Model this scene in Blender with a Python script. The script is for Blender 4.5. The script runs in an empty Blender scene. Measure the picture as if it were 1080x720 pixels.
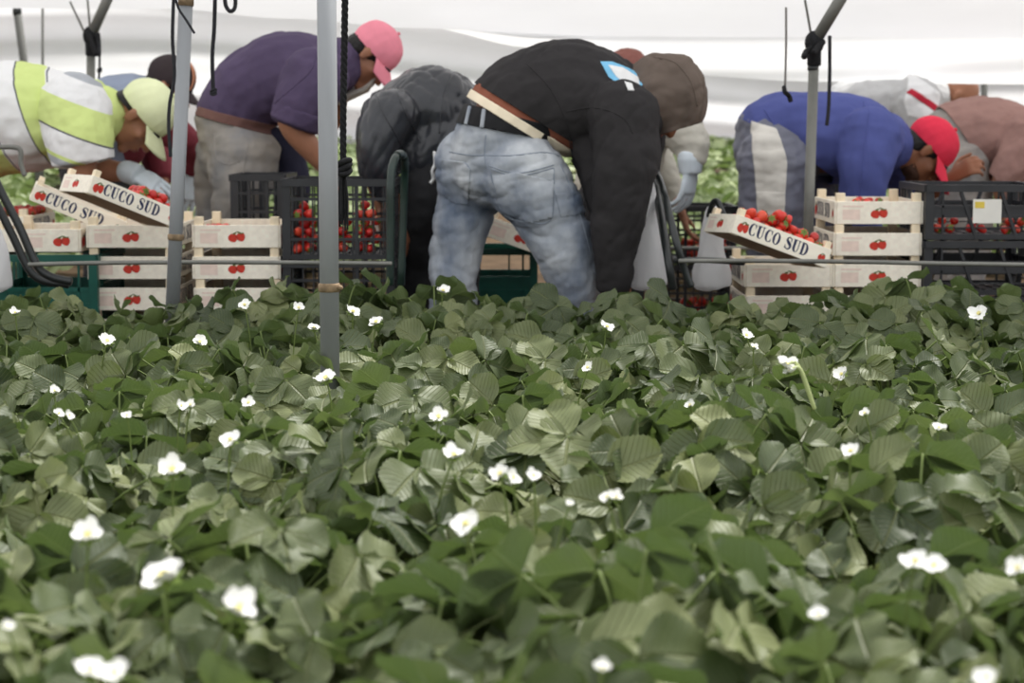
import bpy, bmesh, math, random
from mathutils import Vector, Matrix, noise
from mathutils.bvhtree import BVHTree
SC = bpy.context.scene
COL = SC.collection
PI = math.pi
R = math.radians
rnd = random.Random(7)

# ------------------------------------------------------------------ camera
F = 2000.0
CH = 1.02
TH = math.atan(230.0 / F)
FWD = Vector((0, math.cos(TH), -math.sin(TH)))
UPV = Vector((0, math.sin(TH), math.cos(TH)))
CAMP = Vector((0, 0, CH))

def P(px, py, Y):
    d = FWD + Vector((1, 0, 0)) * ((px - 540) / F) + UPV * (-(py - 360) / F)
    return CAMP + d * (Y / d.y)

def Pz(px, py, z):
    d = FWD + Vector((1, 0, 0)) * ((px - 540) / F) + UPV * (-(py - 360) / F)
    return CAMP + d * ((z - CH) / d.z)

def M(Y):            # metres per photo pixel at depth Y
    return Y / F

cd = bpy.data.cameras.new('camera')
cam = bpy.data.objects.new('camera', cd)
COL.objects.link(cam)
cam.location = CAMP
cam.rotation_euler = (PI / 2 - TH, 0, 0)
cd.sensor_width = 36
cd.lens = F / 1080 * 36
cd.clip_end = 300
cd.dof.use_dof = True
cd.dof.focus_distance = 4.2
cd.dof.aperture_fstop = 5.2
SC.camera = cam

# ------------------------------------------------------------------ object helpers
ORG = {}

def origin(o):
    return ORG.get(o.name, Vector((0, 0, 0)))

def tag(o, label, cat, group=None, kind=None):
    if label: o['label'] = label
    if cat: o['category'] = cat
    if group: o['group'] = group
    if kind: o['kind'] = kind
    return o

def empty(name, loc=(0, 0, 0)):
    o = bpy.data.objects.new(name, None)
    COL.objects.link(o)
    o.location = loc
    o.empty_display_size = .05
    ORG[o.name] = Vector(loc)
    return o

def link(name, me, mat, parent=None, smooth=True):
    """mesh in world coordinates -> object (child in its parent's coordinates)"""
    o = bpy.data.objects.new(name, me)
    COL.objects.link(o)
    mats = mat if isinstance(mat, (list, tuple)) else [mat]
    me.materials.clear()
    for m in mats: me.materials.append(m)
    if parent is not None:
        org = origin(parent)
        me.transform(Matrix.Translation(-org))
        ORG[o.name] = org
        o.parent = parent
    if smooth is not None:
        me.polygons.foreach_set('use_smooth', [bool(smooth)] * len(me.polygons))
    return o

class MB:
    """collects shapes for ONE mesh"""
    def __init__(s):
        s.v = []; s.f = []; s.m = []
    def add(s, vf, mi=0, mat=None):
        v, f = vf
        b = len(s.v)
        s.v += [(mat @ Vector(c)) if mat is not None else Vector(c) for c in v]
        s.f += [tuple(b + i for i in q) for q in f]
        s.m += [mi] * len(f)
        return s
    def mesh(s, name):
        me = bpy.data.meshes.new(name)
        me.from_pydata([tuple(c) for c in s.v], [], s.f)
        if any(s.m): me.polygons.foreach_set('material_index', s.m)
        me.update()
        return me
    def build(s, name, mat, parent=None, smooth=False, bevel=0):
        mi = list(s.m)
        me = s.mesh(name)
        o = link(name, me, mat, parent, smooth)
        if bevel:
            b = o.modifiers.new('bevel', 'BEVEL'); b.width = bevel; b.segments = 2; b.limit_method = 'ANGLE'
        return o

def box(c, s, rot=None):
    x, y, z = s[0] / 2, s[1] / 2, s[2] / 2
    v = [Vector((a * x, b * y, d * z)) for d in (-1, 1) for b in (-1, 1) for a in (-1, 1)]
    if rot is not None: v = [rot @ q for q in v]
    c = Vector(c)
    return [q + c for q in v], [(0, 2, 3, 1), (4, 5, 7, 6), (0, 1, 5, 4), (2, 6, 7, 3), (0, 4, 6, 2), (1, 3, 7, 5)]

def crom(pts, n):
    """Catmull-Rom through tuples of any length"""
    if len(pts) < 3 or n < 2: return [tuple(p) for p in pts]
    out = []
    N = len(pts)
    for i in range(N - 1):
        p0 = pts[max(i - 1, 0)]; p1 = pts[i]; p2 = pts[i + 1]; p3 = pts[min(i + 2, N - 1)]
        for k in range(n):
            t = k / n
            out.append(tuple(.5 * (2 * b + (c - a) * t + (2 * a - 5 * b + 4 * c - d) * t * t + (3 * b - a - 3 * c + d) * t ** 3)
                             for a, b, c, d in zip(p0, p1, p2, p3)))
    out.append(tuple(pts[-1]))
    return out

def loft(pts, seg=16, sub=4, cap=1.0, axis=Vector((0, 1, 0))):
    """pts: (x,y,z, rn, rs): closed tube with elliptical sections; rs lies along AXIS, rn across it"""
    q = crom(pts, sub)
    C = [Vector(p[:3]) for p in q]
    rings = []
    n = len(q)
    def frame(i):
        t = (C[min(i + 1, n - 1)] - C[max(i - 1, 0)])
        t = t.normalized() if t.length > 1e-9 else Vector((0, 0, 1))
        a = axis if abs(t.dot(axis)) < .93 else Vector((1, 0, 0))
        s = (a - t * a.dot(t)).normalized()
        return t, s, t.cross(s)
    def ring(c, s, nn, rn, rs):
        return [c + s * (rs * math.cos(2 * PI * k / seg)) + nn * (rn * math.sin(2 * PI * k / seg)) for k in range(seg)]
    t, s, nn = frame(0)
    rn, rs = max(q[0][3], 1e-4), max(q[0][4], 1e-4)
    cap0, cap1 = cap if isinstance(cap, tuple) else (cap, cap)
    rm = min(rn, rs) * cap0
    for a in (75, 50, 25):
        rings.append(ring(C[0] - t * rm * math.sin(R(a)), s, nn, rn * math.cos(R(a)), rs * math.cos(R(a))))
    for i in range(n):
        t, s, nn = frame(i)
        rings.append(ring(C[i], s, nn, max(q[i][3], 1e-4), max(q[i][4], 1e-4)))
    t, s, nn = frame(n - 1)
    rn, rs = max(q[-1][3], 1e-4), max(q[-1][4], 1e-4)
    rm = min(rn, rs) * cap1
    for a in (25, 50, 75):
        rings.append(ring(C[-1] + t * rm * math.sin(R(a)), s, nn, rn * math.cos(R(a)), rs * math.cos(R(a))))
    v = [p for r in rings for p in r]
    f = []
    for i in range(len(rings) - 1):
        for k in range(seg):
            k2 = (k + 1) % seg
            f.append((i * seg + k, (i + 1) * seg + k, (i + 1) * seg + k2, i * seg + k2))
    f.append(tuple(range(seg)))
    f.append(tuple(reversed([(len(rings) - 1) * seg + k for k in range(seg)])))
    return v, f

def tube(pts, r, seg=8, sub=4, cap=.3):
    return loft([(p[0], p[1], p[2], r, r) for p in pts], seg, sub, cap)

def cyl(a, b, r, seg=16, cap=0.02, r2=None):
    r2 = r if r2 is None else r2
    return loft([(a[0], a[1], a[2], r, r), (b[0], b[1], b[2], r2, r2)], seg, 1, cap)

def ell(c, r, rot=None, seg=18, rings=12):
    v = []; f = []
    c = Vector(c)
    for i in range(1, rings):
        a = PI * i / rings
        for k in range(seg):
            b = 2 * PI * k / seg
            p = Vector((r[0] * math.sin(a) * math.cos(b), r[1] * math.sin(a) * math.sin(b), r[2] * math.cos(a)))
            v.append(c + (rot @ p if rot is not None else p))
    for i in range(rings - 2):
        for k in range(seg):
            k2 = (k + 1) % seg
            f.append((i * seg + k, (i + 1) * seg + k, (i + 1) * seg + k2, i * seg + k2))
    top = len(v); e = Vector((0, 0, r[2])); v.append(c + (rot @ e if rot is not None else e))
    bot = len(v); v.append(c - (rot @ e if rot is not None else e))
    for k in range(seg):
        k2 = (k + 1) % seg
        f.append((top, k, k2)); f.append((bot, (rings - 2) * seg + k2, (rings - 2) * seg + k))
    return v, f

def L(Y, pts, grow=0, seg=18, sub=4, cap=1.0):
    """limb from photo coordinates: (px, py, depth offset m, radius px[, depth radius ratio])"""
    q = []
    for p in pts:
        y = Y + p[2]
        c = P(p[0], p[1], y)
        r = (p[3] + grow) * M(y)
        k = p[4] if len(p) > 4 else 1.0
        q.append((c.x, c.y, c.z, r, r * k))
    return loft(q, seg, sub, cap)

def ridge(co, s, seed):
    p = Vector((co.x * s[0], co.y * s[1], co.z * s[2])) + Vector((seed * 7.3, seed * 3.1, seed * 1.7))
    a = noise.noise(p) + .5 * noise.noise(p * 2.1)
    return a

def union(name, shapes, vox, mat, parent, cuts=(), smooth=6, wrinkle=None, solid=0, seed=1, lim=None):
    """one continuous surface out of overlapping closed shapes; cuts: (point, normal) keep the side the normal points to"""
    mb = MB()
    for s in shapes: mb.add(s)
    me = mb.mesh('tmp')
    o = bpy.data.objects.new('tmp', me); COL.objects.link(o)
    m = o.modifiers.new('r', 'REMESH'); m.mode = 'VOXEL'; m.voxel_size = vox
    if smooth:
        m = o.modifiers.new('s', 'SMOOTH'); m.iterations = smooth; m.factor = .5
    dg = bpy.context.evaluated_depsgraph_get()
    ev = o.evaluated_get(dg)
    new = bpy.data.meshes.new_from_object(ev)
    bpy.data.objects.remove(o); bpy.data.meshes.remove(me)
    new.name = name
    if wrinkle:
        for wr in (wrinkle if isinstance(wrinkle, list) else [wrinkle]):
            amp, sc = wr[0], wr[1]; crease = len(wr) > 2
            nrm = [v.normal.copy() for v in new.vertices]
            for v, n in zip(new.vertices, nrm):
                if crease:
                    q = Vector((v.co.x * sc[0] + wr[2] * v.co.z * sc[0], v.co.y * sc[1], v.co.z * sc[2])) + Vector((seed * 3.7, seed, 0))
                    q += noise.noise_vector(q * .6) * .5
                    v.co -= n * (amp * max(0, 1 - 2.6 * abs(noise.noise(q))) ** 1.5)
                else:
                    v.co += n * (amp * ridge(v.co, sc, seed))
            new.update()
    if cuts:
        bm = bmesh.new(); bm.from_mesh(new)
        for (c, n) in cuts:
            fs = [f for f in bm.faces if lim is None or lim(f.calc_center_median())]
            g = set(fs)
            for f in fs: g.update(f.verts); g.update(f.edges)
            bmesh.ops.bisect_plane(bm, geom=list(g), plane_co=c, plane_no=n, clear_inner=True)
        bm.to_mesh(new); bm.free()
    ob = link(name, new, mat, parent, True)
    if solid:
        m = ob.modifiers.new('solid', 'SOLIDIFY'); m.thickness = solid; m.offset = -1
    return ob

def world_bm(o):
    bm = bmesh.new(); bm.from_mesh(o.data)
    bm.transform(Matrix.Translation(origin(o)))
    return bm

def keep_largest(bm):
    seen = set(); best = []
    for f0 in bm.faces:
        if f0 in seen: continue
        st = [f0]; seen.add(f0); comp = []
        while st:
            f = st.pop(); comp.append(f)
            for e in f.edges:
                for g in e.link_faces:
                    if g not in seen: seen.add(g); st.append(g)
        if len(comp) > len(best): best = comp
    b = set(best)
    bmesh.ops.delete(bm, geom=[f for f in bm.faces if f not in b], context='FACES')

def patch(name, src, poly, Y, off, mat, parent, side=-1):
    """a raised piece of cloth on SRC: the part of its surface inside the convex outline (photo points at depth Y), facing the viewer's side"""
    bm = world_bm(src)
    pts = [P(a, b, Y) for a, b in poly]
    cen = sum(pts, Vector()) / len(pts)
    for i in range(len(pts)):
        a, b = pts[i], pts[(i + 1) % len(pts)]
        n = (b - a).cross(Vector((0, 1, 0))).normalized()
        if n.dot(cen - a) < 0: n = -n
        bmesh.ops.bisect_plane(bm, geom=bm.verts[:] + bm.edges[:] + bm.faces[:], plane_co=a, plane_no=n, clear_inner=True)
    bmesh.ops.delete(bm, geom=[f for f in bm.faces if f.normal.y * side < .02], context='FACES')
    keep_largest(bm)
    bm.normal_update()
    for v in bm.verts: v.co += v.normal * off
    me = bpy.data.meshes.new(name)
    bm.to_mesh(me); bm.free()
    o = link(name, me, mat, parent, True)
    m = o.modifiers.new('solid', 'SOLIDIFY'); m.thickness = off; m.offset = -1
    return o

def seam(name, src, lines, Y, r, mat, parent):
    """thin raised stitching on the viewer's side of SRC along photo polylines"""
    bm = world_bm(src)
    bv = BVHTree.FromBMesh(bm)
    mb = MB()
    for pts in lines:
        q = []
        for (a, b) in crom(pts, 6):
            p = P(a, b, Y)
            h = bv.ray_cast(Vector((p.x, p.y - 2, p.z)), Vector((0, 1, 0)))
            if h[0] is not None: q.append(h[0])
        if len(q) > 2: mb.add(tube(q, r, 6, 1))
    bm.free()
    return mb.build(name, mat, parent, True)

# ------------------------------------------------------------------ materials
def mat_new(name):
    m = bpy.data.materials.new(name); m.use_nodes = True
    nt = m.node_tree
    return m, nt, nt.nodes['Principled BSDF'], nt.nodes['Material Output']

def N(nt, t, **kw):
    n = nt.nodes.new(t)
    for k, v in kw.items():
        if k in n.inputs: n.inputs[k].default_value = v
        else: setattr(n, k, v)
    return n

def ramp(nt, stops):
    n = nt.nodes.new('ShaderNodeValToRGB')
    e = n.color_ramp.elements
    while len(e) < len(stops): e.new(.5)
    for el, (p, c) in zip(e, stops):
        el.position = p; el.color = (c[0], c[1], c[2], 1)
    return n

def srgb(r, g, b):
    f = lambda c: (c / 255 / 12.92) if c <= 10 else ((c / 255 + .055) / 1.055) ** 2.4
    return (f(r), f(g), f(b))

def mat(name, col, rough=.7, spec=.3, var=.15, scale=8, bump=0, bscale=60, metal=0, col2=None, sheen=0, stretch=(1, 1, 1)):
    m, nt, b, out = mat_new(name)
    tc = N(nt, 'ShaderNodeTexCoord')
    mp = N(nt, 'ShaderNodeMapping'); mp.inputs['Scale'].default_value = stretch
    nt.links.new(tc.outputs['Object'], mp.inputs['Vector'])
    nz = N(nt, 'ShaderNodeTexNoise', Scale=scale, Detail=5)
    nt.links.new(mp.outputs['Vector'], nz.inputs['Vector'])
    c2 = col2 if col2 else tuple(c * (1 + var) for c in col)
    c1 = tuple(c * (1 - var) for c in col) if not col2 else col
    rp = ramp(nt, [(.32, c1), (.68, c2)])
    nt.links.new(nz.outputs['Fac'], rp.inputs['Fac'])
    nt.links.new(rp.outputs['Color'], b.inputs['Base Color'])
    b.inputs['Roughness'].default_value = rough
    b.inputs['Specular IOR Level'].default_value = spec
    b.inputs['Metallic'].default_value = metal
    if sheen: b.inputs['Sheen Weight'].default_value = sheen
    if bump:
        n2 = N(nt, 'ShaderNodeTexNoise', Scale=bscale, Detail=4)
        nt.links.new(mp.outputs['Vector'], n2.inputs['Vector'])
        bp = N(nt, 'ShaderNodeBump', Strength=bump, Distance=.004)
        nt.links.new(n2.outputs['Fac'], bp.inputs['Height'])
        nt.links.new(bp.outputs['Normal'], b.inputs['Normal'])
    return m

MT = {}
MT['steel'] = mat('galvanised_steel', srgb(146, 149, 152), .5, .5, .1, 14, .12, 40, .35, stretch=(1, 1, .25))
MT['steel_old'] = mat('weathered_steel', srgb(122, 122, 116), .55, .5, .15, 10, .15, 40, .3)
MT['rust'] = mat('rusty_clamp', srgb(140, 120, 95), .7, .3, .3, 60, .2, 80, .3)
MT['black_tube'] = mat('black_painted_tube', srgb(34, 38, 38), .35, .5, .2, 20)
MT['green_tube'] = mat('dark_green_tube', srgb(30, 48, 42), .3, .5, .2, 20)
MT['rope'] = mat('black_rope', srgb(36, 36, 38), .85, .2, .3, 90, .6, 300)
MT['cord'] = mat('dark_cord', srgb(48, 48, 52), .8, .2, .2, 60)
MT['twine'] = mat('grey_twine', srgb(120, 116, 112), .8, .2, .2, 60)
MT['wood'] = mat('pale_poplar', srgb(253, 245, 228), .65, .25, .07, 9, .12, 60, stretch=(1, 6, 6))
MT['wood_end'] = mat('pale_poplar_post', srgb(250, 233, 202), .7, .25, .08, 9, .12, 60, stretch=(6, 6, 1))
MT['wood_in'] = mat('brown_hardboard', srgb(150, 118, 88), .75, .2, .1, 14)
MT['ink'] = mat('navy_ink', srgb(44, 50, 84), .6, .3, .1, 60)
MT['ink_red'] = mat('red_ink', srgb(205, 62, 48), .6, .3, .12, 90)
MT['ink_green'] = mat('green_ink', srgb(96, 110, 60), .6, .3, .1, 60)
MT['ink_pink'] = mat('faint_pink_print', srgb(244, 222, 208), .65, .2, .05, 60)
MT['black_plastic'] = mat('black_crate_plastic', srgb(42, 43, 46), .45, .45, .2, 12)
MT['green_plastic'] = mat('green_crate_plastic', srgb(22, 88, 76), .4, .45, .15, 12)
MT['paper'] = mat('white_paper', srgb(232, 230, 222), .8, .2, .04, 20)
MT['yellow_print'] = mat('yellow_print', srgb(226, 200, 90), .8, .2, .05, 20)
MT['skin'] = mat('tan_skin', srgb(168, 118, 92), .5, .35, .1, 14, .1, 120)
MT['skin_dark'] = mat('deep_tan_skin', srgb(140, 92, 66), .5, .35, .1, 14, .1, 120)
MT['lip'] = mat('lips', srgb(140, 82, 72), .5, .35, .05, 20)
MT['hair'] = mat('black_hair', srgb(24, 21, 20), .55, .4, .2, 90, .5, 200, stretch=(1, 1, .3))
MT['eye'] = mat('eye_white', srgb(225, 220, 212), .2, .5, .02, 20)
MT['iris'] = mat('dark_iris', srgb(40, 26, 20), .2, .5, .02, 20)
MT['glove'] = mat('pale_blue_glove', srgb(220, 230, 238), .6, .3, .06, 20, .2, 60)
MT['glove_beige'] = mat('pale_grey_glove', srgb(196, 190, 182), .7, .3, .06, 20, .2, 60)
MT['soil'] = mat('brown_soil', srgb(86, 70, 54), .95, .1, .3, 6, .8, 30)
MT['white_bag'] = None

def film_mat(name, col, trans=.5, scale=(.6, .6, 3), rough=.45):
    m, nt, b, out = mat_new(name)
    tc = N(nt, 'ShaderNodeTexCoord')
    mp = N(nt, 'ShaderNodeMapping'); mp.inputs['Scale'].default_value = scale
    nt.links.new(tc.outputs['Object'], mp.inputs['Vector'])
    nz = N(nt, 'ShaderNodeTexNoise', Scale=1.6, Detail=4)
    nt.links.new(mp.outputs['Vector'], nz.inputs['Vector'])
    rp = ramp(nt, [(.3, tuple(c * .93 for c in col)), (.7, col)])
    nt.links.new(nz.outputs['Fac'], rp.inputs['Fac'])
    nt.links.new(rp.outputs['Color'], b.inputs['Base Color'])
    b.inputs['Roughness'].default_value = rough
    b.inputs['Specular IOR Level'].default_value = .3
    tr = N(nt, 'ShaderNodeBsdfTranslucent')
    nt.links.new(rp.outputs['Color'], tr.inputs['Color'])
    mx = N(nt, 'ShaderNodeMixShader', Fac=trans)
    nt.links.new(b.outputs[0], mx.inputs[1]); nt.links.new(tr.outputs[0], mx.inputs[2])
    nt.links.new(mx.outputs[0], out.inputs['Surface'])
    bp = N(nt, 'ShaderNodeBump', Strength=.25, Distance=.03)
    nt.links.new(nz.outputs['Fac'], bp.inputs['Height'])
    nt.links.new(bp.outputs['Normal'], b.inputs['Normal'])
    return m
MT['film'] = film_mat('milky_plastic_film', (.86, .86, .87), .5)
MT['film_grey'] = film_mat('grey_milky_film', (.80, .80, .815), .45)
MT['white_bag'] = film_mat('white_plastic_bag', (.94, .94, .95), .45, (8, 8, 3))

def leaf_mat(name, dark, mid, light, trans=.16):
    m, nt, b, out = mat_new(name)
    uv = N(nt, 'ShaderNodeUVMap'); uv.uv_map = 'UVMap'
    sep = N(nt, 'ShaderNodeSeparateXYZ'); nt.links.new(uv.outputs[0], sep.inputs[0])
    def MA(op, a, b_=None, c=None):
        n = nt.nodes.new('ShaderNodeMath'); n.operation = op
        for i, x in enumerate((a, b_, c)):
            if x is None: continue
            if isinstance(x, (int, float)): n.inputs[i].default_value = x
            else: nt.links.new(x, n.inputs[i])
        return n.outputs[0]
    u = MA('ABSOLUTE', MA('SUBTRACT', sep.outputs['X'], .5))
    v = sep.outputs['Y']
    ph = MA('MULTIPLY', MA('SUBTRACT', v, MA('MULTIPLY', u, .62)), 9.0)
    w = MA('ABSOLUTE', MA('SUBTRACT', MA('FRACT', ph), .5))          # 0.5 on a vein
    side = MA('SMOOTH_MIN', 1.0, MA('MULTIPLY', MA('MAXIMUM', MA('SUBTRACT', w, .40), 0.0), 10.0), .1)
    midr = MA('MULTIPLY', MA('MAXIMUM', MA('SUBTRACT', .035, u), 0.0), 28.0)
    vein = MA('MINIMUM', MA('MAXIMUM', side, midr), 1.0)
    at = N(nt, 'ShaderNodeAttribute'); at.attribute_name = 'tint'
    oi = N(nt, 'ShaderNodeObjectInfo')
    tc = N(nt, 'ShaderNodeTexCoord')
    nz = N(nt, 'ShaderNodeTexNoise', Scale=22, Detail=3); nt.links.new(tc.outputs['Object'], nz.inputs['Vector'])
    t = MA('ADD', MA('ADD', MA('MULTIPLY', at.outputs['Fac'], .72), MA('MULTIPLY', nz.outputs['Fac'], .3)), MA('MULTIPLY', oi.outputs['Random'], .1))
    rp = ramp(nt, [(.12, dark), (.5, mid), (.92, light)])
    nt.links.new(t, rp.inputs['Fac'])
    mixv = N(nt, 'ShaderNodeMixRGB'); mixv.inputs['Color2'].default_value = (light[0] * 1.25, light[1] * 1.15, light[2] * 1.2, 1)
    nt.links.new(MA('MULTIPLY', vein, .42), mixv.inputs['Fac']); nt.links.new(rp.outputs[0], mixv.inputs['Color1'])
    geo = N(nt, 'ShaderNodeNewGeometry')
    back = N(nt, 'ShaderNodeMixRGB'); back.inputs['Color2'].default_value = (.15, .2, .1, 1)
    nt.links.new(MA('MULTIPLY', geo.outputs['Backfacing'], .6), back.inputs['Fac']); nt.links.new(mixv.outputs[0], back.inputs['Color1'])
    nt.links.new(back.outputs[0], b.inputs['Base Color'])
    b.inputs['Roughness'].default_value = .52
    b.inputs['Specular IOR Level'].default_value = .5
    bp = N(nt, 'ShaderNodeBump', Strength=.65, Distance=.004, invert=True)
    nt.links.new(MA('ADD', vein, MA('MULTIPLY', nz.outputs['Fac'], .4)), bp.inputs['Height'])
    nt.links.new(bp.outputs['Normal'], b.inputs['Normal'])
    tr = N(nt, 'ShaderNodeBsdfTranslucent')
    tm = N(nt, 'ShaderNodeMixRGB'); tm.blend_type = 'MULTIPLY'; tm.inputs['Fac'].default_value = 1; tm.inputs['Color2'].default_value = (1.5, 1.75, .9, 1)
    nt.links.new(back.outputs[0], tm.inputs['Color1']); nt.links.new(tm.outputs[0], tr.inputs['Color'])
    mx = N(nt, 'ShaderNodeMixShader', Fac=trans)
    nt.links.new(b.outputs[0], mx.inputs[1]); nt.links.new(tr.outputs[0], mx.inputs[2])
    nt.links.new(mx.outputs[0], out.inputs['Surface'])
    return m
MT['leaf'] = leaf_mat('strawberry_leaf', (.024, .043, .012), (.080, .108, .039), (.215, .24, .10))
MT['leaf_far'] = leaf_mat('strawberry_leaf_haze_tint', (.10, .15, .055), (.22, .28, .11), (.42, .48, .25))  # paler copy of the leaf, distance haze put into its colours
MT['stem'] = mat('green_stalk', srgb(112, 128, 70), .55, .35, .15, 20)
MT['pale_stalk'] = mat('pale_green_stalk', srgb(176, 186, 128), .55, .35, .1, 20)
MT['petal'] = mat('white_petal', srgb(246, 246, 242), .6, .25, .03, 30)
_b = MT['petal'].node_tree.nodes['Principled BSDF']
MT['pollen'] = mat('yellow_centre', srgb(242, 232, 160), .8, .2, .2, 200, .5, 400)
MT['sepal'] = mat('green_sepal', srgb(110, 130, 62), .6, .3, .1, 20)

def berry_mat():
    m, nt, b, out = mat_new('strawberry_red')
    oi = N(nt, 'ShaderNodeObjectInfo')
    rp = ramp(nt, [(0, srgb(176, 30, 30)), (.6, srgb(214, 48, 40)), (1, srgb(228, 84, 58))])
    nt.links.new(oi.outputs['Random'], rp.inputs['Fac'])
    tc = N(nt, 'ShaderNodeTexCoord')
    vo = N(nt, 'ShaderNodeTexVoronoi', Scale=240); nt.links.new(tc.outputs['Object'], vo.inputs['Vector'])
    r2 = ramp(nt, [(.12, (1, 1, 1)), (.2, (0, 0, 0))]); nt.links.new(vo.outputs['Distance'], r2.inputs['Fac'])
    mx = N(nt, 'ShaderNodeMixRGB'); mx.inputs['Color2'].default_value = (.6, .4, .1, 1)
    nt.links.new(r2.outputs[0], mx.inputs['Fac']); nt.links.new(rp.outputs[0], mx.inputs['Color1'])
    nt.links.new(mx.outputs[0], b.inputs['Base Color'])
    b.inputs['Roughness'].default_value = .35
    return m
MT['berry'] = berry_mat()
# ------------------------------------------------------------------ the setting
def soil(Y):
    if Y < .8: return .0
    if Y < 5.66:
        z = .265 + .025 * math.cos(2 * PI * (Y - 5.2) / 1.05)
        return z * min(1, (Y - .8) / .15) * min(1, (5.66 - Y) / .12)
    if Y < 8.5: return 0.0
    return (.27 + .055 * (Y - 9)) * min(1, (Y - 8.5) / .2)

def make_ground():
    ys = [-4, 0, .8] + [.85 + .05 * i for i in range(98)] + [5.8, 6.4, 7, 7.6, 8.2, 8.5] + [8.55 + .1 * i for i in range(12)] + [10 + 1.0 * i for i in range(40)]
    xs = [-30, -12, -6, -4, -3, -2.4, -1.8, -1.2, -.6, 0, .6, 1.2, 1.8, 2.4, 3, 4, 6, 12, 30]
    v = [(x, y, soil(y) + .012 * noise.noise(Vector((x * 3, y * 3, 0)))) for y in ys for x in xs]
    n = len(xs)
    f = [(j * n + i, j * n + i + 1, (j + 1) * n + i + 1, (j + 1) * n + i) for j in range(len(ys) - 1) for i in range(n - 1)]
    me = bpy.data.meshes.new('ground'); me.from_pydata(v, [], f); me.update()
    o = link('ground', me, MT['soil']); o['kind'] = 'structure'
make_ground()

def sheet(name, fn, nu, nv, mat_, label=None, kind='structure'):
    v = []; f = []
    for j in range(nv + 1):
        for i in range(nu + 1):
            v.append(tuple(fn(i / nu, j / nv)))
    for j in range(nv):
        for i in range(nu):
            a = j * (nu + 1) + i
            f.append((a, a + 1, a + nu + 2, a + nu + 1))
    me = bpy.data.meshes.new(name); me.from_pydata(v, [], f); me.update()
    o = link(name, me, mat_, None, True)
    o['kind'] = kind
    if label: o['label'] = label
    return o

def interp(x, tab):
    for (a, b), (c, d) in zip(tab, tab[1:]):
        if x <= c:
            t = min(1, max(0, (x - a) / (c - a))); t = t * t * (3 - 2 * t)
            return b + (d - b) * t
    return tab[-1][1]

# near bay: film rising from the gutter over the workers
def roof_near(u, v):
    px = -700 + 2500 * u
    edge = interp(px, [(-700, 6), (180, 9), (300, 20), (440, 30), (600, 38), (860, 40), (1800, 36)])
    p = P(px, edge, 8.35)
    a = v * 1.15
    y = 8.35 - 3.0 * (1 - math.cos(a)) - .9 * v
    z = p.z + 2.1 * math.sin(a) + .012 * math.sin(px * .021 + 5 * v) * v
    return (p.x, y + .03 * math.sin(px * .013), z)
sheet('tunnel_roof', roof_near, 120, 16, MT['film_grey'])

# loose flap hanging under the gutter on the far side
def flap(u, v):
    px = 440 + 1360 * u
    top = interp(px, [(440, 27), (600, 36), (860, 38), (1800, 34)])
    bot = interp(px, [(440, 27.5), (560, 50), (700, 78), (860, 86), (1080, 89), (1800, 92)])
    y = 8.42 + .10 * math.sin(v * 5.2 + .006 * px) * v + .05 * math.sin(px * .009) + .25 * v * v
    return P(px, top + (bot - top) * v, y)
sheet('tunnel_side', flap, 110, 24, MT['film'])

# far side of the next bay: long white film wall with slack horizontal folds, sagging to the ground
def far_film(u, v):
    x = -14 + 28 * u
    z0 = .895 + .012 * math.sin(x * 1.7)
    y = 15.4 + .3 * math.sin(x * .3)
    z = z0 + 2.6 * v
    k = 2 * PI * (v * 3.4 + .03 * x + .12 * math.sin(x * .7))
    return (x, y + .16 * math.sin(k) + .05 * math.sin(2.7 * k + x) - .6 * v * v, z)
sheet('wall_back', far_film, 120, 90, MT['film'])

# hem of the far film: a doubled grey roll along its lower edge
def hem(u, v):
    x = -14 + 28 * u
    z0 = .895 + .012 * math.sin(x * 1.7)
    y = 15.4 + .3 * math.sin(x * .3)
    a = 2 * PI * v
    return (x, y - .03 + .05 * math.cos(a), z0 - .02 + .05 * math.sin(a))
sheet('trim_back', hem, 100, 10, MT['film_grey'])

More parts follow.
